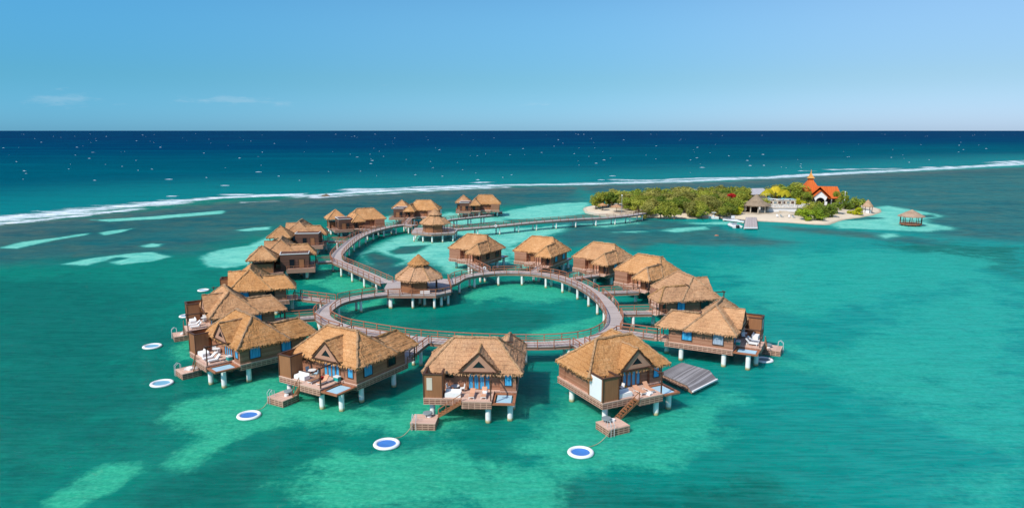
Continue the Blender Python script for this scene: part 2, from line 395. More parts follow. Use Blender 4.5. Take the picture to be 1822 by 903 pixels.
# (u, v) outlines in the photograph, carried onto the water plane: sand = bright sandy shallows, reef = dark coral flat, green = paler bed of the lagoon, shade = deep weed beds
SAND = [([(358, 460), (370, 450), (400, 443), (440, 437), (482, 420), (520, 424), (500, 442), (440, 470), (400, 477), (372, 474)], 3),
        ([(112, 470), (150, 461), (220, 452), (268, 448), (305, 456), (272, 464), (212, 471), (198, 466), (228, 459), (206, 457), (155, 472)], 2.2),
        ([(0, 441), (40, 430), (100, 423), (160, 414), (152, 418), (90, 428), (30, 442)], 2.2), ([(176, 414), (200, 410), (238, 406), (216, 413), (186, 418)], 1.8),
        ([(251, 437), (270, 433), (291, 434), (280, 439), (262, 440)], 1.8), ([(416, 410), (450, 405), (484, 403), (478, 408), (440, 411)], 1.8),
        ([(165, 391), (270, 385), (402, 374), (392, 380), (285, 389), (195, 394)], 2.5),
        ([(640, 452), (700, 424), (730, 418), (800, 414), (830, 408), (960, 404), (1010, 398), (1000, 412), (900, 440), (910, 468), (860, 482), (800, 486), (762, 462), (700, 472), (660, 466)], 5),
        ([(890, 389), (880, 380), (940, 368), (1000, 361), (1046, 360), (1050, 378), (1000, 386), (950, 390)], 5),
        ([(740, 388), (800, 378), (880, 384), (905, 394), (800, 404), (745, 403)], 6), ([(640, 398), (690, 384), (740, 382), (720, 396), (650, 420)], 6),
        ([(1478, 398), (1530, 372), (1580, 366), (1640, 376), (1680, 384), (1650, 389), (1640, 394), (1700, 406), (1655, 412), (1560, 408), (1492, 406)], 5),
        ([(1170, 410), (1215, 405), (1262, 402), (1254, 408), (1200, 413)], 4), ([(1215, 397), (1300, 394), (1330, 396), (1310, 400), (1250, 399)], 4), ([(1090, 413), (1135, 410.5), (1165, 411), (1130, 413.5)], 3), ([(1030, 400), (1120, 390), (1140, 396), (1080, 404)], 8), ([(900, 440), (960, 436), (1010, 452), (980, 470), (930, 476)], 5),
        ([(1010, 482), (1060, 476), (1080, 486), (1040, 494)], 4), ([(1560, 418), (1590, 414), (1600, 420), (1575, 424)], 4)]
HOLE = [([(690, 447), (715, 438), (768, 435), (750, 445), (735, 451), (700, 453)], 2.2), ([(640, 452), (668, 446), (720, 462), (700, 480), (660, 478)], 3), ([(1255, 403), (1285, 402), (1290, 407), (1262, 409)], 2.5),
        ([(1490, 392), (1540, 385), (1580, 388), (1530, 392)], 3), ([(1600, 383), (1660, 381), (1668, 386), (1612, 387)], 3)]
REEFP = [([(-200, 425), (0, 398), (150, 385), (400, 360), (600, 348), (900, 333), (1042, 330), (1046, 362), (1000, 362), (900, 366), (800, 374), (690, 384), (560, 392), (500, 406), (430, 425), (350, 448), (200, 462), (0, 468), (-200, 480)], 22),
         ([(1000, 330), (1300, 322), (1450, 312), (1822, 297), (1980, 288), (2050, 420), (1822, 432), (1700, 424), (1600, 408), (1560, 404), (1500, 380), (1300, 350), (1040, 345)], 20),
         ([(985, 392), (1060, 390), (1150, 388), (1260, 399), (1330, 418), (1412, 431), (1380, 437), (1260, 436), (1180, 434), (1130, 446), (1075, 428), (1015, 440), (985, 420)], 8),
         ([(700, 345), (900, 334), (1040, 332), (1030, 346), (900, 352), (760, 358)], 10), ([(1380, 402), (1460, 406), (1560, 414), (1680, 428), (1660, 436), (1500, 420), (1400, 410)], 8),
         ([(640, 462), (700, 470), (760, 466), (800, 488), (730, 500), (690, 490), (650, 478)], 5)]
GREEN = [([(70, 895), (130, 850), (190, 822), (256, 818), (262, 836), (205, 872), (150, 900), (80, 930)], 2.6), ([(290, 742), (335, 712), (420, 690), (470, 690), (560, 720), (520, 760), (445, 780), (400, 806), (330, 834), (298, 822), (330, 782)], 5),
         ([(470, 862), (520, 832), (600, 802), (690, 800), (760, 792), (880, 800), (980, 840), (1010, 910), (560, 915)], 6), ([(880, 800), (960, 755), (1000, 705), (1180, 720), (1320, 690), (1310, 765), (1200, 840), (1000, 850)], 7),
         ([(285, 628), (330, 600), (362, 588), (356, 640), (310, 645)], 3.5), ([(390, 690), (480, 655), (560, 700), (700, 730), (760, 690), (980, 700), (960, 760), (700, 770), (450, 750)], 8),
         ([(1380, 640), (1560, 560), (1700, 500), (1822, 500), (1900, 780), (1822, 820), (1560, 720)], 16), ([(1260, 470), (1500, 440), (1760, 450), (1800, 500), (1500, 560), (1330, 560)], 18),
         ([(820, 520), (900, 500), (1010, 508), (1040, 530), (980, 545), (900, 530), (840, 545)], 6), ([(940, 590), (1000, 572), (1075, 560), (1080, 590), (1040, 605), (960, 606)], 4),
         ([(560, 505), (600, 492), (650, 496), (684, 512), (640, 524), (590, 520)], 4), ([(575, 475), (598, 482), (580, 500), (545, 506), (540, 496)], 3),
         ([(580, 570), (620, 545), (680, 530), (690, 540), (640, 560), (620, 580)], 3), ([(1700, 860), (1822, 830), (1822, 930), (1700, 930)], 12)]
SHADE = [([(-100, 500), (120, 490), (280, 520), (300, 590), (260, 640), (300, 690), (240, 790), (60, 830), (-100, 880)], 22), ([(230, 880), (330, 840), (470, 800), (600, 770), (560, 800), (470, 850), (420, 920), (220, 930)], 5),
         ([(930, 870), (1040, 860), (1200, 868), (1330, 850), (1400, 900), (1400, 930), (980, 930)], 6), ([(1560, 430), (1700, 434), (1822, 440), (1822, 500), (1700, 470), (1600, 450)], 14), ([(870, 380), (930, 375), (960, 384), (910, 390)], 3),
         ([(800, 560), (900, 545), (1000, 560), (960, 585), (840, 590), (700, 580)], 5)]
def foam_px(pts, hw): return [tuple(at(u, v)[:2]) for u, v in pts], hw * 1.7
FOAM = [foam_px([(-120, 404), (0, 389), (100, 380), (200, 368), (300, 360)], 17), foam_px([(280, 361), (400, 351), (520, 347), (560, 349)], 9), foam_px([(540, 349), (640, 341.5), (760, 336), (900, 329.5), (1050, 327)], 10),
        foam_px([(1030, 327), (1200, 323), (1300, 318.5), (1400, 314.5)], 11), foam_px([(1380, 315), (1500, 308), (1650, 301), (1760, 295), (1822, 291.5), (1960, 283)], 14),
        foam_px([(398, 346), (470, 346.5), (535, 345)], 5), foam_px([(615, 337.5), (680, 336.5), (720, 335)], 8), foam_px([(700, 343), (800, 337.5), (900, 333)], 5), foam_px([(740, 333), (820, 330.5), (870, 329)], 7), foam_px([(1095, 320), (1140, 320.5), (1185, 321)], 8), foam_px([(1200, 319), (1260, 316.5), (1330, 316), (1372, 317)], 9),
        foam_px([(1478, 302), (1530, 300.5), (1590, 300)], 10), foam_px([(1640, 298), (1740, 295), (1822, 288)], 8), foam_px([(1760, 289), (1822, 286), (1900, 285)], 12), foam_px([(845, 325), (862, 324)], 6), foam_px([(0, 398), (120, 386), (240, 372)], 6),
        foam_px([(300, 350), (312, 349)], 3), foam_px([(560, 352), (640, 346), (700, 344)], 4), foam_px([(430, 360), (520, 358)], 2.0), foam_px([(1430, 303.5), (1438, 303.5)], 8)]
ang = np.concatenate([np.linspace(-180, -56, 26)[:-1], np.linspace(-56, -40, 90)[:-1], np.linspace(-40, 40, 1000), np.linspace(40, 56, 90)[1:], np.linspace(56, 180, 26)[1:-1]])
dep = np.concatenate([np.linspace(88, 34, 20)[:-1], np.linspace(34, 0.25, 520), np.array([0.2, 0.15, 0.1, 0.07, 0.04])])
R = CAM_H / np.tan(np.radians(dep)); R[-1] = 90000
na, nr = len(ang), len(R)
A_, R_ = np.meshgrid(np.radians(ang), R)
XY = np.stack([R_ * np.sin(A_), R_ * np.cos(A_)], -1).reshape(-1, 2)
def mask(polys, wmul=1.0):
    out = np.zeros(len(XY), np.float32)
    for pts, wd in polys:
        poly = PX(pts); a = np.array(poly); wd = wd * wmul
        lo = a.min(0) - wd * 2; hi = a.max(0) + wd * 2
        sel = np.nonzero(((XY > lo) & (XY < hi)).all(1))[0]
        if len(sel):
            v = np.clip(0.5 + poly_sd(XY[sel], poly) / (2 * wd), 0, 1); out[sel] = np.maximum(out[sel], v)
    return out
sand = mask(SAND); hole = mask(HOLE); sand = np.minimum(sand, 1 - hole); reef = np.maximum(mask(REEFP), hole * 0.8); green = mask(GREEN, 0.6); shade = mask(SHADE, 0.8)
foam = np.zeros(len(XY), np.float32)
for line, hw in FOAM:
    a = np.array(line); sel = np.nonzero(((XY > a.min(0) - hw) & (XY < a.max(0) + hw)).all(1))[0]
    d = np.full(len(sel), 1e9)
    for k in range(len(line) - 1): d = np.minimum(d, seg_dist(XY[sel], line[k], line[k + 1]))
    foam[sel] = np.maximum(foam[sel], np.clip(1 - d / hw, 0, 1))
far = REEF + [(9000, 3500), (120000, 3000), (120000, 120000), (-120000, 120000), (-120000, 60), (-900, 200)]
deep = np.full(len(XY), -300.0, np.float32)
sel = np.nonzero((XY[:, 1] > 100))[0]; deep[sel] = np.clip(poly_sd(XY[sel], far), -300, 4000)
sea = bpy.data.meshes.new('sea')
idx = np.arange(na * nr).reshape(nr, na); nxt = np.roll(idx, -1, 1)
fa = np.stack([idx[:-1], idx[1:], nxt[1:], nxt[:-1]], -1).reshape(-1, 4)[:, ::-1]
sea.vertices.add(na * nr); sea.vertices.foreach_set('co', np.c_[XY, np.zeros(len(XY))].astype(np.float32).ravel())
sea.loops.add(fa.size); sea.loops.foreach_set('vertex_index', fa.astype(np.int32).ravel())
sea.polygons.add(len(fa)); sea.polygons.foreach_set('loop_start', np.arange(0, fa.size, 4, dtype=np.int32)); sea.polygons.foreach_set('loop_total', np.full(len(fa), 4, np.int32))
sea.update(calc_edges=True)
for nm, arr in (('sand', sand), ('reef', reef), ('green', green), ('shade', shade), ('foam', foam), ('deep', deep)):
    sea.attributes.new(nm, 'FLOAT', 'POINT').data.foreach_set('value', arr.astype(np.float32))
def sea_mat():
    m = bpy.data.materials.new('sea_water'); m.use_nodes = True; t = NT(m.node_tree)
    for n in list(t.n):
        if n.type != 'OUTPUT_MATERIAL': t.n.remove(n)
    out = t.n['Material Output']; p = pos(t)
    n8 = t.noise(p, 0.12, 5, 0.65, 0.4); n30 = t.noise(p, 0.035, 4, 0.6); n2 = t.noise(p, 0.5, 4, 0.65)
    str_ = t.noise(t.mapping(p, (0.012, 0.055, 1), (0, 0, 0.18)), 1.0, 5, 0.65)
    dp = t.attr('deep')
    # lagoon
    n15 = t.noise(p, 0.07, 5, 0.68, 0.6)
    sxyz = t.new('ShaderNodeSeparateXYZ'); t.l.new(p, sxyz.inputs[0]); east = t.ss(t.math('ADD', sxyz.outputs[0], t.math('MULTIPLY', t.math('SUBTRACT', n30, 0.5), 50.0)), -30.0, 75.0)
    nf = t.noise(p, 1.6, 4, 0.7)
    lag = t.mix(east, (0.0, 0.182, 0.124), (0.0, 0.252, 0.215))
    lag = t.mix(t.math('MULTIPLY', t.ss(n15, 0.45, 0.72), 0.30), lag, t.mix(east, (0.0, 0.23, 0.163), (0.0, 0.270, 0.232)))
    lag = t.mix(t.math('MULTIPLY', t.ss(n8, 0.5, 0.32), 0.35), lag, t.mix(east, (0.0, 0.115, 0.096), (0.0, 0.190, 0.175)))
    nd = t.math('ADD', t.math('MULTIPLY', t.math('SUBTRACT', n15, 0.5), 1.3), t.math('ADD', t.math('MULTIPLY', t.math('SUBTRACT', n8, 0.5), 1.5), t.math('ADD', t.math('MULTIPLY', t.math('SUBTRACT', n2, 0.5), 0.5), t.math('MULTIPLY', t.math('SUBTRACT', nf, 0.5), 0.45))))
    sh = t.ss(t.math('ADD', t.attr('shade'), nd), 0.2, 0.85)
    lag = t.mix(t.math('MULTIPLY', sh, 0.9), lag, t.mix(n15, (0.0, 0.105, 0.080), (0.0, 0.135, 0.100)))
    gr = t.ss(t.math('ADD', t.attr('green'), nd), 0.34, 0.92)
    lag = t.mix(t.math('MULTIPLY', gr, 0.88), lag, t.mix(t.ss(nf, 0.35, 0.7), t.mix(east, (0.022, 0.37, 0.210), (0.008, 0.32, 0.245)), t.mix(east, (0.055, 0.47, 0.27), (0.02, 0.37, 0.285))))
    # coral flat
    rc = t.mix(t.ss(str_, 0.3, 0.7), (0.004, 0.078, 0.095), (0.040, 0.120, 0.110))
    rc = t.mix(t.math('MULTIPLY', t.ss(n8, 0.42, 0.68), 0.5), rc, (0.085, 0.115, 0.080))
    rc = t.mix(t.math('MULTIPLY', t.ss(n30, 0.35, 0.7), 0.55), rc, (0.0, 0.115, 0.125))
    rc = t.mix(t.math('MULTIPLY', t.ss(t.noise(t.mapping(p, (0.03, 0.09, 1)), 1.0, 5, 0.7), 0.52, 0.72), 0.6), rc, (0.010, 0.050, 0.070))
    rb = t.ss(dp, -75.0, -8.0)
    rc = t.mix(t.math('MULTIPLY', rb, 0.6), rc, t.mix(t.ss(n8, .35, .65), (0.075, 0.105, 0.105), (0.17, 0.15, 0.115)))
    rf = t.ss(t.math('ADD', t.attr('reef'), t.math('ADD', t.math('MULTIPLY', t.math('SUBTRACT', n30, 0.5), 0.6), t.math('MULTIPLY', t.math('SUBTRACT', n8, 0.5), 0.5))), 0.15, 0.85)
    c = t.mix(t.math('MULTIPLY', rf, 0.94), lag, rc)
    # weed clumps and bare spots on the bed
    wd_ = t.noise(p, 0.32, 6, 0.72, 0.9)
    c = t.mix(t.math('MULTIPLY', t.ss(wd_, 0.56, 0.70), 0.42), c, t.mix(1.0, c, (0.5, 0.60, 0.66), 'MULTIPLY'))
    c = t.mix(t.math('MULTIPLY', t.ss(wd_, 0.42, 0.28), 0.30), c, t.mix(1.0, c, (1.4, 1.30, 1.26), 'MULTIPLY'))
    # sand
    sc_ = t.mix(n2, (0.13, 0.57, 0.43), (0.30, 0.70, 0.54)); sc_ = t.mix(t.math('MULTIPLY', t.ss(n8, 0.42, 0.7), 0.55), sc_, (0.03, 0.41, 0.325))
    sf = t.ss(t.math('ADD', t.attr('sand'), t.math('ADD', t.math('MULTIPLY', t.math('SUBTRACT', n8, 0.5), 0.9), t.math('MULTIPLY', t.math('SUBTRACT', n2, 0.5), 0.5))), 0.32, 0.74)
    sf2 = t.ss(t.math('ADD', t.attr('sand'), t.math('MULTIPLY', t.math('SUBTRACT', n8, 0.5), 0.9)), 0.05, 0.6)
    c = t.mix(t.math('MULTIPLY', sf2, 0.5), c, (0.012, 0.30, 0.235))
    sc_ = t.mix(t.math('MULTIPLY', t.ss(wd_, 0.52, 0.66), 0.45), sc_, (0.05, 0.36, 0.28))
    c = t.mix(t.math('MULTIPLY', sf, 0.92), c, sc_)
    # ocean beyond the breakers
    do = t.mix(t.ss(dp, 0.0, 240.0), (0.0, 0.190, 0.190), (0.0, 0.090, 0.130)); do = t.mix(t.ss(dp, 150.0, 1300.0), do, (0.0, 0.044, 0.108))
    do = t.mix(t.ss(dp, 900.0, 3500.0), do, (0.002, 0.036, 0.100))
    so_ = t.noise(t.mapping(p, (0.0022, 0.009, 1), (0, 0, 0.1)), 1.0, 5, 0.65)
    do = t.mix(t.math('MULTIPLY', t.ss(so_, 0.45, 0.75), 0.30), do, (0.0, 0.17, 0.205))
    chop = t.noise(t.mapping(p, (0.02, 0.06, 1)), 1.0, 4, 0.7)
    do = t.mix(t.math('MULTIPLY', t.ss(chop, 0.55, 0.35), 0.30), do, t.mix(1.0, do, (0.5, 0.6, 0.65), 'MULTIPLY'))
    c = t.mix(t.ss(t.math('ADD', dp, t.math('MULTIPLY', t.math('SUBTRACT', n8, 0.5), 30.0)), -9.0, 9.0), c, do)
    # foam
    fst = t.noise(t.mapping(p, (0.05, 0.22, 1), (0, 0, -0.25)), 1.0, 6, 0.72, 0.8)
    ff = t.ss(t.math('ADD', t.math('MULTIPLY', t.attr('foam'), 1.15), t.math('MULTIPLY', t.math('SUBTRACT', fst, 0.5), 2.6)), 0.56, 1.02)
    fgap = t.noise(t.mapping(p, (0.11, 0.5, 1), (0, 0, -0.2)), 1.0, 5, 0.75, 1.2)
    ff = t.math('MULTIPLY', t.math('MULTIPLY', ff, t.ss(t.attr('foam'), 0.0, 0.12)), t.math('SUBTRACT', 1.0, t.math('MULTIPLY', t.ss(fgap, 0.45, 0.64), 0.74)))
    c = t.mix(ff, c, (0.80, 0.84, 0.86))
    # wavelets: trough shading and crest reflections painted into the water colour
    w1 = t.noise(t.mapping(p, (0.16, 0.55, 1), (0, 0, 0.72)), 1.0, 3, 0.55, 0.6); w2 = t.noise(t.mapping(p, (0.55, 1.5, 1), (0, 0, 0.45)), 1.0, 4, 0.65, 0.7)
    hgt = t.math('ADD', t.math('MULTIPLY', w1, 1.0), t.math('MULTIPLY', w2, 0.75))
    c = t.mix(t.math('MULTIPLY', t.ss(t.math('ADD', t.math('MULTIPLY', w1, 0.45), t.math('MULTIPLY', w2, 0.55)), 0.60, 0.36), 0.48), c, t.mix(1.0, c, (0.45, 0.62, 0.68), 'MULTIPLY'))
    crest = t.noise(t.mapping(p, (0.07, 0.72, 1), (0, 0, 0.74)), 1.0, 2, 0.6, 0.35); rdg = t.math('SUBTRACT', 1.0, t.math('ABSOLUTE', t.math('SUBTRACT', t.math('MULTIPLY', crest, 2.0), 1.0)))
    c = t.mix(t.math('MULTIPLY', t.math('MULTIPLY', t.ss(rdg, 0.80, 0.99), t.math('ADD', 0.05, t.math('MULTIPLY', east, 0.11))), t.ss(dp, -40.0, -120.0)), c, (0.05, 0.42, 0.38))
    calm = t.ss(dp, 300.0, -50.0)
    bp = t.bump(hgt, t.math('ADD', 0.25, t.math('MULTIPLY', calm, 0.75)), 0.8)
    bp2 = t.bump(hgt, 0.45, 0.5)
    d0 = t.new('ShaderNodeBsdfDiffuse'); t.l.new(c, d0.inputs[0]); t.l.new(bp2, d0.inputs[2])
    s0 = t.new('ShaderNodeSubsurfaceScattering', falloff='BURLEY'); t.l.new(c, s0.inputs['Color']); s0.inputs['Scale'].default_value = 1.0; s0.inputs['Radius'].default_value = (2.0, 3.2, 3.0); t.l.new(bp2, s0.inputs['Normal'])
    df = t.new('ShaderNodeMixShader'); df.inputs[0].default_value = 0.6; t.l.new(d0.outputs[0], df.inputs[1]); t.l.new(s0.outputs[0], df.inputs[2])
    gl = t.new('ShaderNodeBsdfGlossy'); gl.inputs['Roughness'].default_value = 0.09; t.l.new(bp, gl.inputs['Normal'])
    fr = t.new('ShaderNodeFresnel'); fr.inputs[0].default_value = 1.33; t.l.new(bp, fr.inputs[1])
    fac = t.math('MULTIPLY', t.math('MINIMUM', t.math('MULTIPLY', fr.outputs[0], 0.40), 0.105), t.math('SUBTRACT', 1.0, ff))
    fac = t.math('MULTIPLY', fac, t.math('SUBTRACT', 1.0, t.math('MULTIPLY', t.ss(dp, -50.0, 300.0), 0.9)))
    mx = t.new('ShaderNodeMixShader'); t.l.new(fac, mx.inputs[0]); t.l.new(df.outputs[0], mx.inputs[1]); t.l.new(gl.outputs[0], mx.inputs[2])
    t.l.new(mx.outputs[0], out.inputs[0]); return m
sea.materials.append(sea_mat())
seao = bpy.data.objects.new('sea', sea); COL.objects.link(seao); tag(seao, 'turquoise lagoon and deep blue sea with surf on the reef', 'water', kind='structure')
# whitecaps far out: low foam ridges that stand up from the water
wc = MB()
def ridge_wave(mb, x, y, L, h, a):
    n = max(3, int(L / 3)); d = Vector((math.cos(a), math.sin(a), 0)); q = Vector((-d.y, d.x, 0)); pr = None
    for i in range(n + 1):
        t_ = i / n; k = math.sin(PI * t_) ** 0.6 if 0 < t_ < 1 else 0.05
        c = Vector((x, y, 0)) + d * (t_ - .5) * L + q * random.uniform(-.3, .3)
        hh = h * k * random.uniform(.6, 1.1); b = min(0.5 + 0.7 * h * k, 0.16 * L)
        cur = (c - q * b, c - q * b * .25 + Vector((0, 0, hh)), c + q * b * .8 + Vector((0, 0, hh * .5)), c + q * b * 2.2 + Vector((0, 0, .02)))
        if pr:
            for j in range(3): mb.face([pr[j], cur[j], cur[j + 1], pr[j + 1]][::1])
        pr = cur
for k in range(260):
    v = 238 + 85 * random.random() ** 1.7; u = random.uniform(-150, 1980)
    c = at(u, v); rl = 330 + max(0, (600 - u)) * 0.075 - max(0, u - 1000) * 0.05
    if v > rl - 10: continue
    D = c.y; sz = random.choice([0.22, 0.28, 0.35, 0.4, 0.5, 0.6, 0.9])
    ridge_wave(wc, c.x, c.y, (2.0 + 1.5 * D / 700) * sz, (0.22 + 0.34 * D / 1100) * min(1.1, .6 + sz * .35), random.uniform(-.25, .15))
for (u, v) in [(1425, 304), (850, 325), (1090, 313), (1070, 320), (1250, 298), (590, 346), (305, 349), (460, 306), (300, 319), (165, 271), (400, 330)]:
    c = at(u, v); ridge_wave(wc, c.x, c.y, 5.5, 0.35, 0.05)
M['foam'] = plain('sea_foam', (0.50, 0.62, 0.70), 0.9, 0.05, 1.0)
o = wc.build('whitecaps', M['foam']); tag(o, 'small white caps scattered over the open sea', 'whitecaps', kind='stuff')
#@@PART2
# ------------------------------------------------------------------ overwater villas
ZF, EZ = 3.0, 5.45            # floor, eave
PILE = MB().cyl(0, 0, -0.6, 2.35, 0.36, n=14).mesh('pile', M['pile'])
PILE_S = MB().cyl(0, 0, -0.6, 2.55, 0.27, n=12).mesh('pile', M['pile'])
POST = MB().box(-.07, .07, -.07, .07, 0, 2.5).mesh('porch_post', M['post'])
def mk(name, mb, mat, parent, mir):
    return (mb.mirror() if mir else mb).build(name, M[mat] if isinstance(mat, str) else mat, parent)
def window(parent, mir, kind, axis, x, y, z0, z1, wd, cur):
    """framed window standing 4 cm proud of the wall; axis 'y-' looks to the ocean, 'x+' to the side, 'y+' to the ring"""
    fr = MB(); gl = MB(); h = wd / 2; d = .05
    def bx(mb, a0, a1, b0, b1, lo, hi):
        if axis == 'x+': mb.box(x + lo, x + hi, y + a0, y + a1, b0, b1)
        elif axis == 'y-': mb.box(x + a0, x + a1, y - hi, y - lo, b0, b1)
        else: mb.box(x + a0, x + a1, y + lo, y + hi, b0, b1)
    bx(fr, -h - .09, -h, z0 - .09, z1 + .09, 0.0, .09); bx(fr, h, h + .09, z0 - .09, z1 + .09, 0.0, .09)
    bx(fr, -h, h, z1, z1 + .09, 0.0, .09); bx(fr, -h, h, z0 - .09, z0, 0.0, .10)
    bx(gl, -h, h, z0, z1, 0.005, .04)
    f = mk(kind, gl, cur, parent, mir); mk('frame', fr, 'post', f, mir)
    return f
def villa(mir=False, back=False):
    t = thing('overwater_villa', 'x', 'villa')
    # roof
    e = EZ; rz_ = 9.0
    r = MB()
    A, B, C_, D = (-6.5, -4, e), (6.5, -4, e), (6.5, 4, e), (-6.5, 4, e); L, Rr = (-2.8, 0, rz_), (2.9, 0, rz_)
    r.roof(L, Rr, A, B); r.roof(Rr, L, C_, D); r.roof(L, L, D, A); r.roof(Rr, Rr, B, C_)
    # wing toward the ring
    W0, W1 = (4.2, 0.5, 7.75), (4.2, 6.5, 7.75)
    r.roof(W0, W1, (6.5, 2.5, e), (6.5, 8.6, e)); r.roof(W1, W0, (1.9, 8.6, e), (1.9, 1.5, e)); r.roof(W1, W1, (6.5, 8.6, e), (1.9, 8.6, e))
    # dormer
    r.roof((.9, -0.5, 8.35), (.9, -4.2, 8.35), (-1.75, -1.5, 5.85), (-1.75, -4.2, 5.85), fringe=False, thick=.2); r.roof((.9, -4.2, 8.35), (.9, -.5, 8.35), (3.55, -4.2, 5.85), (3.55, -1.5, 5.85), fringe=False, thick=.2)
    roof = mk('roof', r, 'thatch', t, mir)
    rc = MB()
    def cap(a, b, rr=.17):
        a, b = Vector(a), Vector(b); n = max(2, int((b - a).length / .4)); up = Vector((0, 0, .06))
        rc.tube([a.lerp(b, k / n) + up + Vector((random.uniform(-.04, .04),) * 3) for k in range(n + 1)], [rr * random.uniform(.8, 1.2) for k in range(n + 1)], 6, .2)
    cap(L, Rr, .2)
    for c, q in ((A, L), (D, L), (B, Rr), (C_, Rr)): cap(q, c)
    mk('ridge_cap', rc, 'ridge', roof, mir); rc = MB()
    cap((4.2, 2.2, 7.75), W1); cap(W1, (6.5, 8.6, e)); cap(W1, (1.9, 8.6, e))
    mk('ridge_cap', rc, 'ridge', roof, mir)
    rc = MB(); cap((.9, -.6, 8.35), (.9, -4.2, 8.35), .13); mk('dormer_ridge', rc, 'ridge', roof, mir)
    mk('roof_strip', MB().box(3.6, 4.9, 1.9, 2.05, 7.85, 8.0), 'post', roof, mir)  # thin dark strip across the wing ridge by the main roof
    # dormer gable
    g = MB(); ga = []
    gx, gy = .9, -4.06
    tri = [(gx - 2.35, 5.75), (gx + 2.35, 5.75), (gx, 8.1)]; hole = [(gx - .85, 6.25), (gx + .85, 6.25), (gx, 7.15)]
    for k in range(3):
        a, b, c, d = tri[k], tri[(k + 1) % 3], hole[(k + 1) % 3], hole[k]
        g.face([(a[0], gy, a[1]), (b[0], gy, b[1]), (c[0], gy, c[1]), (d[0], gy, d[1])])
        g.face([(a[0], gy + .1, a[1]), (d[0], gy + .1, d[1]), (c[0], gy + .1, c[1]), (b[0], gy + .1, b[1])])
        g.face([(d[0], gy, d[1]), (c[0], gy, c[1]), (c[0], gy + .1, c[1]), (d[0], gy + .1, d[1])])
    gab = mk('gable', g, 'gable', t, mir)
    b = MB()
    for s in (-1, 1): b.beam((gx + s * 2.55, gy - .08, 5.62), (gx, gy - .08, 8.22), .12, .17)
    b.beam((gx - 2.6, gy - .06, 5.68), (gx + 2.6, gy - .06, 5.68), .12, .16)
    mk('bargeboard', b, 'post', gab, mir)
    mk('gable_window', MB().prism([(0, 0), (0, 0), (0, 0)], 0, 0) if False else MB().face([(hole[0][0], gy + .06, hole[0][1]), (hole[1][0], gy + .06, hole[1][1]), (hole[2][0], gy + .06, hole[2][1])]), 'dark', gab, mir)
    # walls
    wl = MB()
    wl.box(-5.6, 5.55, -2.95, 3.1, ZF - .1, 5.75); wl.box(3.55, 5.6, -3.35, -2.85, ZF - .35, 5.7); wl.box(2.75, 5.58, 3.0, 6.6, ZF - .12, 5.7)
    wl.box(-5.7, -2.3, 3.0, 4.5, ZF - .15, 5.35)
    mk('wall', wl, 'wall', t, mir)
    # doors and windows
    d = MB()
    for k in range(4): d.box(-.52 + k * .72, -.52 + k * .72 + .52, -3.01, -2.96, ZF + .12, 5.45)
    dr = mk('glass_door', d, 'blue', t, mir)
    fr = MB()
    for k in range(5): fr.box(-.72 + k * .72, -.52 + k * .72, -3.07, -2.955, ZF + .02, 5.6)
    fr.box(-.52, 2.36, -3.05, -2.957, 5.45, 5.6)
    mk('frame', fr, 'panel', dr, mir)
    window(t, mir, 'window', 'y-', 4.6, -3.35, 3.75, 5.3, .85, 'blue')
    window(t, mir, 'window', 'x+', 5.6, -1.1, 3.55, 5.2, 1.55, 'blue'); window(t, mir, 'window', 'x+', 5.6, 3.7, 3.6, 5.2, 1.5, 'blue')
    window(t, mir, 'window', 'y-', -3.0, -2.95, 4.6, 5.3, .9, 'dark')
    window(t, mir, 'door', 'y+', 3.6, 6.6, ZF + .05, 5.1, .95, 'panel'); window(t, mir, 'door', 'y+', 4.75, 6.6, ZF + .05, 5.1, .8, 'dark'); window(t, mir, 'door', 'y+', -1.2, 3.1, ZF + .05, 5.1, 1.1, 'panel')
    # floor and skirt
    dk = MB()
    dk.prism([(-5.9, -6.3), (-1.0, -6.3), (-1.0, -7.15), (2.8, -7.15), (2.8, -3.4), (5.7, -3.4), (5.7, 8.9), (1.9, 8.9), (1.9, 6.0), (-2.3, 6.0), (-2.3, 4.6), (-5.9, 4.6)], ZF - .16, ZF)
    mk('deck', dk, 'deck', t, mir)
    sk = MB(); poly = [(-5.88, -6.28), (-.98, -6.28), (-.98, -7.12), (2.78, -7.12), (2.78, -3.38), (5.68, -3.38), (5.68, 7.2), (1.92, 7.2), (1.92, 5.98), (-2.32, 5.98), (-2.32, 4.58), (-5.88, 4.58)]
    acc = 0
    for k in range(len(poly)):
        a, q = poly[k], poly[(k + 1) % len(poly)]; ln = math.hypot(q[0] - a[0], q[1] - a[1]); z0 = 2.12 if k != 2 else 2.0
        sk.face([(a[0], a[1], z0), (q[0], q[1], z0), (q[0], q[1], 2.82), (a[0], a[1], 2.82)], [(acc, z0), (acc + ln, z0), (acc + ln, 2.82), (acc, 2.82)]); acc += ln
    mk('lattice_skirt', sk, 'lattice', t, mir)
    # shower enclosure, open above
    se = MB()
    se.box(-5.86, -5.74, -6.2, -2.97, ZF, 6.0); se.box(-5.74, -3.46, -6.2, -6.08, ZF, 6.0); se.box(-3.58, -3.46, -6.08, -4.2, ZF, 6.0)
    sh = mk('shower_enclosure', se, 'panel', t, mir)
    tr = MB()
    for (x0, x1, y0, y1) in ((-5.94, -5.66, -6.3, -2.6), (-5.66, -3.4, -6.3, -6.02), (-3.68, -3.4, -6.02, -4.1)): tr.box(x0, x1, y0, y1, 6.0, 6.12)
    for x in (-5.9, -3.52): tr.box(x, x + .12, -6.28, -6.202, ZF, 6.0)
    mk('trim', tr, 'post', sh, mir)
    mk('white_screen', MB().box(-5.92, -5.863, -6.0, -3.4, ZF + .1, 5.9), 'white', sh, mir)
    mk('screen_panel', MB().box(-5.45, -4.75, -6.235, -6.203, 4.0, 5.6), 'stone' if not mir else 'cloth', sh, mir)
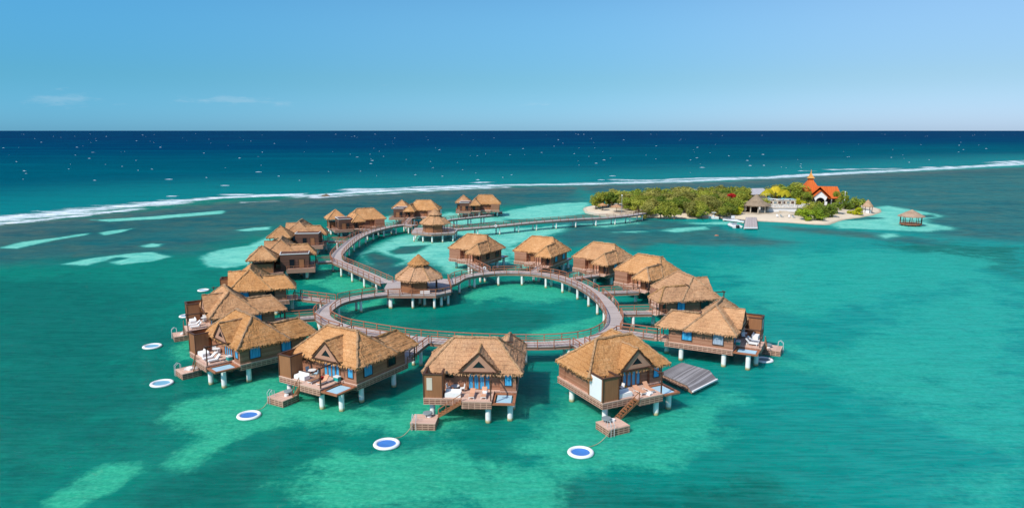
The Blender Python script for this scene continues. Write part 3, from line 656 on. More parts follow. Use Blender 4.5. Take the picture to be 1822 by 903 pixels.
    # overwater net in its frame
    nf = MB()
    for (a, q) in (((2.95, -3.5), (2.95, -6.9)), ((5.5, -3.5), (5.5, -6.9)), ((2.8, -6.85), (5.65, -6.85)), ((2.8, -3.6), (5.65, -3.6))):
        nf.beam((a[0], a[1], 2.62), (q[0], q[1], 2.62), .34, .22)
    ne = mk('net_frame', nf, 'rail', t, mir)
    mk('net', MB().box(3.3, 5.15, -6.6, -3.95, 2.6, 2.66), 'net', ne, mir)
    # stairs and swim platform
    st = MB(); n = 8
    for k in range(n):
        x = -1.05 - 2.9 * (k + .5) / n; z = ZF - 2.1 * (k + 1) / (n + 1); st.box(x - .17, x + .17, -7.1, -6.35, z - .05, z)
    for y in (-7.14, -6.31): st.beam((-.95, y, ZF - .25), (-3.95, y, .82), .07, .26)
    sr = mk('stairs', st, 'panel', t, mir)
    hr = MB(); hr.beam((-.95, -7.16, ZF + .95), (-3.9, -7.16, 1.85), .08, .08)
    for k in range(4):
        x = -1.0 - 2.85 * k / 3; z = ZF - 2.1 * k / 3; hr.beam((x, -7.16, z - .2), (x, -7.16, z + .95), .08, .08)
    mk('handrail', hr, 'rail', sr, mir)
    sp = mk('swim_platform', MB().box(-7.0, -3.9, -9.3, -6.5, .78, .92), 'deck', t, mir)
    s2 = MB()
    for (a, q) in (((-7, -9.3), (-3.9, -9.3)), ((-3.9, -9.3), (-3.9, -6.5)), ((-3.9, -6.5), (-7, -6.5)), ((-7, -6.5), (-7, -9.3))):
        ln = math.hypot(q[0] - a[0], q[1] - a[1]); c = Vector((-5.45, -7.9)); a = c + (Vector(a) - c) * .99; q = c + (Vector(q) - c) * .99
        s2.face([(a.x, a.y, .02), (q.x, q.y, .02), (q.x, q.y, .775), (a.x, a.y, .775)], [(0, 0), (ln, 0), (ln, .75), (0, .75)])
    mk('lattice', s2, 'lattice', sp, mir)
    ld = MB()
    for x in (-6.75, -6.3): ld.tube([(x, -8.6, .9), (x, -8.65, 1.75), (x, -9.0, 1.95), (x, -9.42, 1.6), (x, -9.44, -.4)], .035)
    mk('ladder', ld, 'steel', sp, mir)
    # pergola post with its arm
    pp = MB().box(2.6, 2.74, -6.95, -6.81, ZF, 5.7); pp.beam((2.67, -7.2, 5.7), (2.67, -2.8, 5.75), .12, .16); pp.beam((2.0, -6.88, 5.78), (2.9, -6.88, 5.78), .1, .1)
    mk('pergola_post', pp, 'post', t, mir)
    for x, y in ((2.3, 8.3), (6.0, 8.3), (2.3, 6.9)):
        put('porch_post', POST, t, ((-x if mir else x), y, ZF))
    for a, q in (((-2.2, 5.9), (.2, 5.9)), ((6.0, 6.7), (6.0, 8.8))):
        rr = MB(); rr.beam((*a, ZF + 1), (*q, ZF + 1), .08, .07); rr.beam((*a, ZF + .5), (*q, ZF + .5), .05, .05)
        for k in range(3):
            x = a[0] + (q[0] - a[0]) * k / 2; y = a[1] + (q[1] - a[1]) * k / 2; rr.box(x - .04, x + .04, y - .04, y + .04, ZF, ZF + 1)
        mk('porch_railing', rr, 'rail', t, mir)
    for x, y in ((-4.9, -5.4), (2.3, -6.4), (5.0, -5.6), (5.1, -2.0), (5.1, 4.6), (-4.9, 2.4), (2.4, 7.6), (-1.0, -2.2), (-5.0, -7.3)):
        o = put('pile', PILE, t, ((-x if mir else x), y, 0))
        if y == -7.3: o.scale = (.8, .8, .5)
    if back:   # flat-roofed bath block and its hut
        bl = mk('bath_block', MB().box(5.7, 10.6, .2, 6.9, 2.3, 6.35), 'darkwall', t, mir)
        q = MB()
        for (x0, x1, y0, y1) in ((6.6, 10.68, .12, .26), (6.6, 10.68, 6.84, 6.98), (10.54, 10.68, .26, 6.84)): q.box(x0, x1, y0, y1, 6.35, 6.52)
        mk('parapet', q, 'white', bl, mir)
        window(t, mir, 'door', 'x+', 10.6, 2.9, ZF + .05, 5.1, 1.1, 'dark'); window(t, mir, 'door', 'x+', 10.6, 5.1, ZF + .05, 5.1, 1.2, 'panel')
        window(t, mir, 'door', 'y+', 7.6, 6.9, ZF + .05, 5.0, .8, 'dark'); window(t, mir, 'door', 'y+', 9.0, 6.9, ZF + .05, 5.0, 1.3, 'panel')
        bk = MB().box(10.62, 12.2, 1.6, 8.3, 2.0, 2.95); bk.box(6.0, 10.6, 6.92, 8.3, 2.05, 2.96)
        bal = mk('balcony', bk, 'fascia', t, mir)
        br = MB()
        for (a, c) in (((12.1, 1.7), (12.1, 8.2)), ((12.1, 8.2), (6.2, 8.2))):
            br.beam((*a, ZF + .75), (*c, ZF + .75), .07, .07)
            for k in range(5):
                x = a[0] + (c[0] - a[0]) * k / 4; y = a[1] + (c[1] - a[1]) * k / 4; br.box(x - .04, x + .04, y - .04, y + .04, ZF - .05, ZF + .75)
        mk('balcony_railing', br, 'rail', bal, mir)
        h = MB(); hx, hy = 9.7, -3.9; hr_ = 3.5; ap = (hx, hy, 8.6); ez = 5.6
        cs = [(hx - hr_, hy - hr_, ez), (hx + hr_, hy - hr_, ez), (hx + hr_, hy + hr_, ez), (hx - hr_, hy + hr_, ez)]
        for k in range(4): h.roof(ap, ap, cs[k], cs[(k + 1) % 4])
        hro = mk('hut_roof', h, 'thatch', t, mir)
        rc = MB()
        for k in range(4):
            a, c = Vector(ap), Vector(cs[k]); rc.tube([a.lerp(c, j / 8) + Vector((0, 0, .05)) for j in range(9)], .15, 6, .2)
        mk('ridge_cap', rc, 'ridge', hro, mir)
        hw = MB().box(hx - 2.5, hx + 2.5, hy - 2.5, hy + 2.5, 2.3, 4.5)
        mk('hut_wall', hw, 'panel', t, mir)
        for sx_ in (-1, 1):
            for sy_ in (-1, 1):
                mk('hut_post', MB().box(hx + sx_ * 2.6 - .09, hx + sx_ * 2.6 + .09, hy + sy_ * 2.6 - .09, hy + sy_ * 2.6 + .09, 2.3, 5.9), 'post', t, mir)
        mk('hut_floor', MB().box(hx - 2.9, hx + 2.9, hy - 2.9, hy + 4.8, 2.1, 2.35), 'fascia', t, mir)
        for x, y in ((7.0, 6.2), (9.8, 6.2), (9.8, 1.4), (7.7, -6.0), (11.8, -6.0), (11.8, -2)):
            put('pile', PILE, t, ((-x if mir else x), y, 0))
    return t
R_ = math.radians
VG = 'thatched villas around the ring walkway'
protoN = villa(False); protoM = villa(True); protoB = villa(False, True)
# name, ocean-side corner, ring-side corner (world metres), outward angle, mirrored, label
VA = [('V1', (-53.6, 131.5), (-43.6, 135.4), 197, 0, 'thatched villa farthest along the left of the ring, beside the dark bath block'),
      ('V2', (-49.8, 111.9), None, 211, 0, 'middle one of three thatched villas on the left, squeezed between the other two'),
      ('V3', (-38.1, 95.1), (-30.3, 104.1), 224, 0, 'thatched villa at the lower left with two blue windows in its long side'),
      ('V4', (-19.9, 87.3), (-13.8, 98.3), 239, 0, 'near thatched villa with a red towel among the white chairs on its deck'),
      ('V5', (1.2, 85.1), (2.3, 98.0), 266.5, 0, 'thatched villa facing front with four blue curtained door panels and two peach loungers'),
      ('V6', None, None, 297, 0, 'near thatched villa with a white screen beside its shower, left of the grey landing'),
      ('V7', (33.2, 102.6), (23.4, 107.4), -27, 1, 'rightmost thatched villa, beyond the grey plank landing, with its deck facing right'),
      ('V8', (38.0, 126.2), (27.2, 123.3), 15, 1, 'thatched villa mostly hidden behind the roof of the rightmost villa'),
      ('V9', (37.8, 150.3), (27.9, 140.8), 44, 1, 'thatched villa on the upper right of the ring, fourth of the far row'),
      ('V10', (30.1, 168.6), (21.8, 157.6), 52, 1, 'third thatched villa from the left in the far row of the ring'),
      ('V11', (15.3, 180.0), (9.7, 168.6), 63, 1, 'second thatched villa from the left in the far row, with blue side windows'),
      ('V12', (-1.8, 183.4), (-7.7, 172.6), 61, 1, 'leftmost thatched villa of the far row, with dark side windows')]
VIL = {}; usedN = usedM = False
for nm, oc, rc_, a, mir, lab in VA:
    o_ = Vector((math.cos(R_(a)), math.sin(R_(a)))); s_ = Vector((o_.y, -o_.x)) if mir else Vector((-o_.y, o_.x))
    cs = []
    if oc: cs.append(Vector(oc) - s_ * 6.5 - o_ * 4)
    if rc_: cs.append(Vector(rc_) - s_ * 6.5 + o_ * 8.6)
    if nm == 'V6': cs = [Vector((9.6, 83.7)) + s_ * 6.5 - o_ * 4, Vector((21.1, 89.5)) - s_ * 6.5 - o_ * 4]
    c = sum(cs, Vector((0, 0))) / len(cs)
    if mir: t = protoM if not usedM else copy_tree(protoM); usedM = True
    else: t = protoN if not usedN else copy_tree(protoN); usedN = True
    t.location = (c.x, c.y, 0); t.rotation_euler = (0, 0, R_(a + 90)); t['label'] = lab; t['group'] = VG; VIL[nm] = (t, c, R_(a + 90), mir)
VB = [('B1', 'x+', (-53.0, 168.3), 194, 'nearest villa of the back left row with a two-door dark bath block'),
      ('B2', 'x+', (-60.0, 203), 186, 'second nearest villa of the back left row with a two-door dark bath block'),
      ('B3', 'y+', (-56.5, 237), 114, 'third villa of the back left row, standing where the curved walkway bends'),
      ('B4', 'y+', (-43.5, 270), 86, 'back villa whose roof rises behind the small far pavilion'),
      ('B5', 'y+', (-19.5, 292), 90, 'thatched villa standing farthest out on its own spur, right of the others at the back')]
for k, (nm, f, p, a, lab) in enumerate(VB):
    t = protoB if k == 0 else copy_tree(protoB); rot = R_(a + 90)
    l = Vector((10.6, 3.5)) if f == 'x+' else Vector((8.3, 6.9))
    c = Vector(p) - Matrix.Rotation(rot, 2) @ l
    t.location = (c.x, c.y, 0); t.rotation_euler = (0, 0, rot); t['label'] = lab; t['group'] = 'thatched villas of the back left row'; VIL[nm] = (t, c, rot, 0)
for nm_, (t_, *_r) in VIL.items():
    for c_ in t_.children:
        if c_.name.startswith('shower'):
            for g_ in list(c_.children):
                if g_.name.startswith('screen_panel') and nm_ not in ('V5', 'V7'): bpy.data.objects.remove(g_)
for nm_, pick in (('V4', {1: 'dark'}), ('V12', {0: 'dark', 1: 'dark'}), ('V9', {0: 'dark', 1: 'dark'}), ('V1', {1: 'dark'}), ('B1', {0: 'dark', 1: 'dark'}), ('B3', {0: 'dark'}), ('V7', {0: 'pale'}), ('V8', {0: 'dark'})):
    ws_ = sorted([c_ for c_ in VIL[nm_][0].children if c_.name.startswith('window') and abs(c_.data.vertices[0].co.x) > 5.5], key=lambda c_: c_.data.vertices[0].co.y)
    for k_, m_ in pick.items():
        ws_[k_].material_slots[0].link = 'OBJECT'; ws_[k_].material_slots[0].material = M[m_]
PSH = {'V1': (1.5, .5), 'V2': (1.7, .6), 'V3': (1.7, .5), 'V4': (1.6, .4)}
for nm_, (px_, py_) in PSH.items():
    for c_ in VIL[nm_][0].children:
        if c_.name.startswith('swim_platform'): c_.location = (px_, py_, 0)
        elif c_.name.startswith('stairs'): c_.scale = (.5, 1, 1); c_.location = (-.47, 0, 0)
        elif c_.name.startswith('pile') and abs(c_.scale.z - .5) < .01: c_.location.x += px_
def loc(nm, x, y, z=0.0):
    t, c, rot, mir = VIL[nm]; q = Matrix.Rotation(rot, 2) @ Vector((-x if mir else x, y)); return Vector((c.x + q.x, c.y + q.y, z))
# ------------------------------------------------------------------ walkways
def spline(pts, closed=False, step=0.7):
    pts = [Vector(p[:2]) for p in pts]; n = len(pts); out = []
    rg = range(n) if closed else range(n - 1)
    for k in rg:
        p = [pts[(k + j) % n] if closed else pts[min(max(k + j, 0), n - 1)] for j in (-1, 0, 1, 2)]
        m = max(2, int((p[2] - p[1]).length / step))
        for i in range(m):
            t = i / m
            out.append(0.5 * ((2 * p[1]) + (-p[0] + p[2]) * t + (2 * p[0] - 5 * p[1] + 4 * p[2] - p[3]) * t * t + (-p[0] + 3 * p[1] - 3 * p[2] + p[3]) * t ** 3))
    if not closed: out.append(pts[-1])
    return out
def offset(line, d, closed=False):
    n = len(line); out = []
    for k in range(n):
        a = line[(k - 1) % n] if closed or k else line[0]; b = line[(k + 1) % n] if closed or k < n - 1 else line[-1]
        t = (b - a).normalized(); out.append(line[k] + Vector((-t.y, t.x)) * d)
    return out
RPOST = MB().box(-.06, .06, -.06, .06, -.25, 1.12).mesh('railing_post', M['rail'])
def deck_part(t, line, w, z, closed=False):
    Lf, Rt = offset(line, w / 2, closed), offset(line, -w / 2, closed); n = len(line); mb = MB(); acc = 0
    for k in range(n if closed else n - 1):
        j = (k + 1) % n; a, b, c, d = Rt[k], Rt[j], Lf[j], Lf[k]; ln = (line[j] - line[k]).length
        U = [(0, acc), (0, acc + ln), (w, acc + ln), (w, acc)]
        mb.face([(*a, z), (*b, z), (*c, z), (*d, z)], U); mb.face([(*d, z - .14), (*c, z - .14), (*b, z - .14), (*a, z - .14)], U)
        for (p, q) in ((a, b), (c, d)): mb.face([(*p, z - .14), (*q, z - .14), (*q, z), (*p, z)], [(acc, 0), (acc + ln, 0), (acc + ln, .1), (acc, .1)])
        acc += ln
    Lo, Ro = offset(line, w / 2 - .12, closed), offset(line, -w / 2 + .12, closed)
    for (E, I) in ((Lo, offset(line, w / 2 - .3, closed)), (Ro, offset(line, -w / 2 + .3, closed))):
        acc = 0; fa_ = MB()
        for k in range(n if closed else n - 1):
            j = (k + 1) % n; ln = (line[j] - line[k]).length; u = [(acc, 0), (acc + ln, 0), (acc + ln, .5), (acc, .5)]; acc += ln
            for X in (E, I): fa_.face([(*X[k], z - .62), (*X[j], z - .62), (*X[j], z - .145), (*X[k], z - .145)], u)
            fa_.face([(*E[k], z - .62), (*E[j], z - .62), (*I[j], z - .62), (*I[k], z - .62)], u)
        fa_.build('side_beam', M['fascia'], t)
    mb.build('walk_deck', M['walk'], t)
    return Lf, Rt
def railing(t, line, z, spacing=2.9, closed=False, gaps=(), post=None):
    """one run of railing per unbroken stretch: top rail and mid rail as the run's mesh, every post a piece of its own"""
    pts = [p.copy() for p in line] + ([line[0].copy()] if closed else [])
    runs, cur = [], []
    for p in pts:
        if any((p - Vector(g[:2])).length < g[2] for g in gaps):
            if len(cur) > 2: runs.append(cur)
            cur = []
        else: cur.append(p)
    if len(cur) > 2: runs.append(cur)
    for r in runs:
        mb = MB(); q = [r[0]]
        for p in r[1:]:
            if (p - q[-1]).length > .95 or p is r[-1]: q.append(p)
        for k in range(len(q) - 1):
            a, b = q[k], q[k + 1]
            mb.beam((*a, z + 1.12), (*b, z + 1.12), .17, .11); mb.beam((*a, z + .62), (*b, z + .62), .06, .07); mb.beam((*a, z + .3), (*b, z + .3), .035, .035)
        rl = mb.build('railing', M['rail'], t)
        tot = sum((r[k + 1] - r[k]).length for k in range(len(r) - 1)); n = max(1, round(tot / spacing)); want = [tot * k / n for k in range(n + 1)]; acc = 0; i = 0
        for k in range(len(r) - 1):
            ln = (r[k + 1] - r[k]).length
            while i <= n and want[i] <= acc + ln + 1e-6:
                p = r[k].lerp(r[k + 1], min(1, (want[i] - acc) / max(ln, 1e-6))); d = r[k + 1] - r[k]
                put('railing_post', RPOST, rl, (p.x, p.y, z), math.atan2(d.y, d.x)); i += 1
            acc += ln
def pile_row(t, line, d, spacing, z0=0, closed=False, mesh=None):
    for s in (-1, 1):
        l = offset(line, s * d, closed); acc = spacing / 2; 
        for k in range(len(l) - 1):
            acc += (line[k + 1] - line[k]).length
            if acc >= spacing: acc -= spacing; put('pile', mesh or PILE_S, t, (l[k].x, l[k].y, 0))
    cb = MB()
def P3(pts): return [at(u, v, ZF).xy for u, v in pts]
ring_px = [(573, 562), (583, 547), (606, 535), (649, 526), (698, 520.5), (751, 518), (800, 503), (823, 492), (869, 485), (919, 483.5), (968, 487), (1011, 497.5), (1047, 514), (1073.4, 534), (1090, 557), (1093, 576), (1082, 590), (1058, 601), (1015, 608.5), (950, 611.5), (840, 609), (745, 602.5), (690, 595.5), (640, 587), (600, 578)]
ring = spline(P3(ring_px), True)
ringT = thing('ring_walkway', 'grey plank walkway on white piles forming the closed ring', 'walkway')
# orientation: find which side is outside
area = sum(ring[k].x * ring[(k + 1) % len(ring)].y - ring[(k + 1) % len(ring)].x * ring[k].y for k in range(len(ring)))
Lf, Rt = deck_part(ringT, ring, 2.9, ZF, True)
outer, inner = (Rt, Lf) if area > 0 else (Lf, Rt)
SPUR = {}; gaps = []
for nm in [v[0] for v in VA]:
    e = loc(nm, 3.6, 8.7).xy; c = min(ring, key=lambda p: (p - e).length); SPUR[nm] = (c, e)
    q = min(outer, key=lambda p: (p - e).length); gaps.append((q.x, q.y, 1.35))
platform = P3([(684, 512), (692, 498), (770, 494), (797, 496), (803, 519), (776, 524.5), (690, 524.5)])
pc = sum(platform, Vector((0, 0))) / len(platform)
g_out = gaps + [(pc.x, pc.y, 9.5)]
railing(ringT, outer, ZF, 3.0, True, g_out); railing(ringT, inner, ZF, 2.9, True, [(pc.x + 4.5, pc.y - 1, 4.5)])
pile_row(ringT, ring, .95, 6.6, closed=True)
for nm, (c, e) in SPUR.items():
    d = (e - c).normalized(); a = c + d * 1.35; n = max(2, int((e - a).length / .8)); line = [a.lerp(e, k / n) for k in range(n + 1)]
    far_ = {'V1': 'farthest left', 'V2': 'middle left', 'V3': 'lower left', 'V4': 'second near', 'V5': 'middle near', 'V6': 'lower right', 'V7': 'rightmost', 'V8': 'overlapped right', 'V9': 'upper right', 'V10': 'third far', 'V11': 'second far', 'V12': 'first far'}[nm]
    t = thing('footbridge', 'short grey plank footbridge with brown rails from the ring to the %s villa' % far_, 'footbridge', group='footbridges from the ring to its villas')
    l, r = deck_part(t, line, 2.0, ZF - .008)
    if len(line) > 3: railing(t, l, ZF, 2.4); railing(t, r, ZF, 2.4)
    if (e - a).length > 5: pile_row(t, line, .6, 6.0)
# curved walkway to the back row, far pavilion, causeway to the islet
lw = spline(P3([(688, 503), (655, 488), (620, 473), (600, 463.5), (600, 453), (616, 436), (634, 422.5), (657, 412), (689, 403.5), (716, 399.5), (738, 401)]))
t = thing('curved_walkway', 'curving plank walkway on white piles from the ring to the back left villas', 'walkway')
l, r = deck_part(t, lw, 3.0, ZF - .004); railing(t, l, ZF, 3.4); railing(t, r, ZF, 3.4); pile_row(t, lw, 1.0, 7.5)
cw = spline(P3([(786, 408.5), (830, 405.8), (881, 401.7), (957, 394.3), (1032, 389), (1083, 386.2), (1121, 382.3), (1144, 378.2)]))
t = thing('causeway', 'long straight plank causeway on white piles leading to the wooded islet', 'walkway')
l, r = deck_part(t, cw, 3.2, ZF - .004); railing(t, l, ZF, 3.5); railing(t, r, ZF, 3.5); pile_row(t, cw, 1.1, 8.6)
b5 = spline(P3([(776, 394), (798, 390.5), (835, 386.5), (874, 382.4)]))
t = thing('spur_walkway', 'short plank walkway on white piles leading to the villa farthest at the back', 'walkway')
l, r = deck_part(t, b5, 2.6, ZF - .006); railing(t, l, ZF, 3.4); railing(t, r, ZF, 3.4); pile_row(t, b5, .9, 7)
for nm, (lx, ly), lab in (('B1', (3.6, 8.6), 'nearest'), ('B2', (3.6, 8.6), 'second'), ('B3', (3.6, 8.6), 'third'), ('B4', (3.6, 8.6), 'fourth')):
    e = loc(nm, lx, ly).xy; c = min(lw, key=lambda p: (p - e).length); d = (e - c).normalized(); a = c + d * 1.4; ln = (e - a).length
    if ln < 1: continue
    n = max(3, int(ln / .8)); line = [a.lerp(e, k / n) for k in range(n + 1)]
    t = thing('footbridge', 'short brown footbridge from the curved walkway to the %s villa of the back left row' % lab, 'footbridge', group='footbridges of the back left row')
    l, r = deck_part(t, line, 1.8, ZF - .012); railing(t, l, ZF, 2.6); railing(t, r, ZF, 2.6)
    if ln > 5: pile_row(t, line, .6, 6)
# pavilions with two-tier roofs on their platforms
def pavilion(cx, cy, rot, label, R1=5.25):
    t = thing('pavilion', label, 'pavilion', (cx, cy, 0), rot, 'two-tier thatched pavilions on the walkway')
    n = 8; r = MB(); rc = MB()
    def ringp(R0, z): return [Vector((R0 * math.cos(2 * PI * (k + .5) / n), R0 * math.sin(2 * PI * (k + .5) / n), z)) for k in range(n)]
    E0, E1, T0 = ringp(R1, 5.75), ringp(R1 * .34, 8.25), Vector((0, 0, 10.6)); U0 = ringp(R1 * .45, 8.55)
    for k in range(n):
        j = (k + 1) % n; r.roof(E1[k], E1[j], E0[k], E0[j])
    ro = r.build('roof', M['thatch'], t)
    for k in range(n): MB().tube([E1[k].lerp(E0[k], i / 8) + Vector((0, 0, .05)) for i in range(9)], .11, 6, .2).build('ridge_cap', M['ridge'], ro)
    r2 = MB(); 
    for k in range(n): r2.roof(T0, T0, U0[k], U0[(k + 1) % n], thick=.2)
    cp = r2.build('roof_cap', M['thatch'], t)
    lv = MB().prism([(p.x * .85, p.y * .85) for p in E1], 7.9, 8.8); lv.build('louvre_band', M['post'], cp)
    wl = MB(); Wp = ringp(R1 * .76, 0)
    for k in range(n):
        if k in (6, 7, 0): continue
        a, b = Wp[k], Wp[(k + 1) % n]; wl.beam((a.x, a.y, 4.25), (b.x, b.y, 4.25), .12, 2.5)
    wl.build('wall', M['panel'], t)
    for k in range(n): MB().box(Wp[k].x - .1, Wp[k].x + .1, Wp[k].y - .1, Wp[k].y + .1, ZF, 6.2).build('post', M['post'], t)
    MB().box(-1.6, 1.6, .2, .9, ZF, 4.1).build('counter', M['panel'], t)
    return t
pavilion(-19.6, 144.6, R_(10), 'two-tier thatched pavilion on the platform at the notch of the ring')
pavilion(-25.6, 232.0, R_(20), 'two-tier thatched pavilion farther back where the causeway begins')
def plat(poly, label, rails):
    t = thing('platform', label, 'platform'); 
    MB().prism([tuple(p) for p in poly], ZF - .16, ZF - .016).build('walk_deck', M['walk'], t)
    c = sum(poly, Vector((0, 0))) / len(poly); q = [c + (p - c) * .985 for p in poly]
    fb = MB()
    for k in range(len(q)):
        a, b = q[k], q[(k + 1) % len(q)]; fb.beam((*a, ZF - .42), (*b, ZF - .42), .16, .5)
    fb.build('side_beam', M['fascia'], t)
    for seg in rails:
        line = []
        for k in range(len(seg) - 1):
            a, b = poly[seg[k]], poly[seg[k + 1]]; m = max(2, int((b - a).length / .9)); line += [a.lerp(b, i / m) for i in range(m)]
        line.append(poly[seg[-1]]); railing(t, line, ZF, 2.4)
    for p in [c + (p - c) * .9 for p in poly] + [c.lerp((poly[k] + poly[(k + 1) % len(poly)]) / 2, .9) for k in range(len(poly))]:
        if abs(p.y - c.y) > 1.0 or True: put('pile', PILE_S, t, (p.x, p.y, 0))
plat(platform, 'plank platform carrying the pavilion at the notch of the ring', [(6, 5, 4, 3)])
p2 = [Vector(p) for p in ((-33.0, 228.0), (-26.0, 224.6), (-18.8, 228.0), (-18.2, 238.0), (-22.0, 242.5), (-33.5, 240.0))]
plat(p2, 'plank platform carrying the far pavilion at the start of the causeway', [(0, 1, 2), (3, 4, 5)])
# ------------------------------------------------------------------ furniture on the decks
def lounger(label, p, rz, cushion='cloth', up=35):
    t = thing('sun_lounger', label, 'sun lounger', p, rz, 'sun loungers on the villa decks')
    f = MB(); f.box(-.34, .34, -.95, .45, .26, .33)
    f.build('frame', M['white'], t)
    for sx_ in (-1, 1):
        for y in (-.8, .7): MB().box(sx_ * .3 - .04, sx_ * .3 + .04, y - .04, y + .04, 0, .27).build('leg', M['white'], t)
    c = MB(); c.box(-.31, .31, -.93, .3, .335, .43); c.build('cushion', M[cushion], t)
    b = MB(); a = R_(up); b.beam((0, .3, .38), (0, .3 + .85 * math.cos(a), .38 + .85 * math.sin(a)), .64, .1); b.build('backrest', M[cushion], t)
    return t
def daybed(label, p, rz):
    t = thing('daybed', label, 'daybed', p, rz, 'white daybeds on the villa decks')
    MB().box(-1.0, 1.0, -.5, .5, .02, .4).build('base', M['white'], t); MB().box(-.98, .98, -.48, .48, .4, .56).build('cushion', M['cloth'], t)
    MB().box(-1.0, 1.0, .36, .5, .56, .8).build('backrest', M['cloth'], t)
def table(label, p, top='white', r=.55, h=.72, cat='table', group='round tables on the villa decks'):
    t = thing('round_table', label, cat, p, 0, group)
    MB().cyl(0, 0, h - .06, h, r, n=18).build('table_top', M[top], t); MB().cyl(0, 0, 0, h - .06, .07, n=8).build('pedestal', M['grey'], t); MB().cyl(0, 0, 0, .04, .3, n=12).build('base', M['grey'], t)
def chair(label, p, rz, mat='white'):
    t = thing('deck_chair', label, 'chair', p, rz, 'chairs on the villa decks')
    MB().box(-.27, .27, -.27, .27, .4, .47).build('seat', M[mat], t); b = MB(); b.beam((0, .26, .45), (0, .36, .95), .54, .06); b.build('backrest', M[mat], t)
    for sx_ in (-1, 1):
        for sy_ in (-1, 1): MB().box(sx_ * .23 - .025, sx_ * .23 + .025, sy_ * .23 - .025, sy_ * .23 + .025, 0, .4).build('leg', M['grey'], t)
def stool(label, p):
    t = thing('drum_stool', label, 'stool', p, 0, 'grey round stools on the swim platforms')
    MB().cyl(0, 0, .42, .56, .62, .58, 18).build('seat', M['grey'], t)
    for k in range(3): MB().cyl(.4 * math.cos(k * 2.1), .4 * math.sin(k * 2.1), 0, .42, .05, n=6).build('leg', M['steel'], t)
def cooler(label, p, rz):
    t = thing('cooler', label, 'cooler', p, rz, 'teal and white boxes on the decks')
    MB().box(-.42, .42, -.3, .3, 0, .5).build('body', M['teal'], t); MB().box(-.45, .45, -.33, .33, .5, .62).build('lid', M['white'], t)
def cloth(label, p, rz, mat, sx_=.5, sy_=.35):
    mb = MB(); n = 6
    g = [[(sx_ * (i / n * 2 - 1) + random.uniform(-.05, .05), sy_ * (j / n * 2 - 1) + random.uniform(-.05, .05), .05 + random.random() * .22) for i in range(n + 1)] for j in range(n + 1)]
    for j in range(n):
        for i in range(n): mb.face([g[j][i], g[j][i + 1], g[j + 1][i + 1], g[j + 1][i]])
    for i in range(n):
        for (A, B_) in ((g[0][i], g[0][i + 1]), (g[n][i + 1], g[n][i])): mb.face([(A[0], A[1], .0), (B_[0], B_[1], .0), B_, A])
        for (A, B_) in ((g[i + 1][0], g[i][0]), (g[i][n], g[i + 1][n])): mb.face([(A[0], A[1], .0), (B_[0], B_[1], .0), B_, A])
    o = mb.build('towel', M[mat]); o.location = p; o.rotation_euler = (0, 0, rz); tag(o, label, 'towel')
VN = {'V1': 'farthest left villa', 'V2': 'middle left villa', 'V3': 'lower left villa', 'V4': 'near villa with the red towel', 'V5': 'middle near villa', 'V6': 'lower right villa', 'V7': 'rightmost villa', 'V8': 'overlapped right villa'}
DECK = {'V2': ('cloth', 'cloth'), 'V3': ('cloth', 'cloth'), 'V4': ('brownc', 'peach'), 'V5': ('peach', 'peach'), 'V6': ('peach', 'peach'), 'V7': ('cloth', 'cloth')}
ZD = ZF + .01
for nm, (c1, c2) in DECK.items():
    rot = VIL[nm][2]; mir = VIL[nm][3]; who = VN[nm]
    lk = {'cloth': 'white', 'peach': 'peach', 'brownc': 'brown'}
    lounger('%s sun lounger nearer the stairs on the %s' % (lk[c1], who), loc(nm, .2, -5.6, ZD), rot, c1, 22 if c1 != 'cloth' else 40)
    lounger('%s sun lounger nearer the net on the %s' % (lk[c2], who), loc(nm, 1.7, -5.5, ZD), rot, c2, 48)
    daybed('white daybed beside the shower of the %s' % who, loc(nm, -2.2, -5.55, ZD), rot)
    table('round white table by the wall of the %s' % who, loc(nm, -2.2, -3.7, ZD))
    chair('pale chair left of the round table on the %s' % who, loc(nm, -3.0, -3.6, ZD), rot + 1.4, 'white' if nm != 'V4' else 'net'); chair('pale chair right of the round table on the %s' % who, loc(nm, -1.3, -3.8, ZD), rot - 1.3, 'white' if nm != 'V4' else 'net')
    if nm in ('V3', 'V4', 'V7'): cooler('teal box with white lid on the %s' % who, loc(nm, 2.35, -3.6, ZD), rot)
    if nm in ('V4', 'V5', 'V6', 'V7', 'V2'): stool('grey round stool on the swim platform of the %s' % who, loc(nm, (-5.2 if nm != 'V6' else -5.9) + PSH.get(nm, (0, 0))[0], -7.2 + PSH.get(nm, (0, 0))[1], .93))
cloth('crumpled red towel between the round table and a brown lounger', loc('V4', .0, -4.2, ZD), .4, 'red', .45, .4)
cloth('yellow towel hanging over a chair at the doors of the lower right villa', loc('V6', -.7, -3.4, ZD + .3), .4, 'yellow', .3, .35)
cloth('white towel heap on the swim platform of the lower left villa', loc('V3', -3.7, -6.9, .93), .2, 'cloth', .9, .6)
cloth('white towel thrown on the lounger of the middle near villa', loc('V5', 1.75, -5.1, ZD + .42), VIL['V5'][2], 'cloth', .3, .5)
cloth('white towel lying on the sunny deck of the lower right villa', loc('V6', 1.1, -6.4, ZD), .9, 'cloth', .5, .35)
t = thing('sun_umbrella', 'small white sun umbrella over the chairs of the rightmost villa', 'umbrella', loc('V7', -1.6, -3.4, ZD))
MB().cyl(0, 0, 0, 1.9, .03, n=6).build('pole', M['steel'], t); MB().cyl(0, 0, 1.5, 2.0, .75, .05, 10).build('canopy', M['cloth'], t)
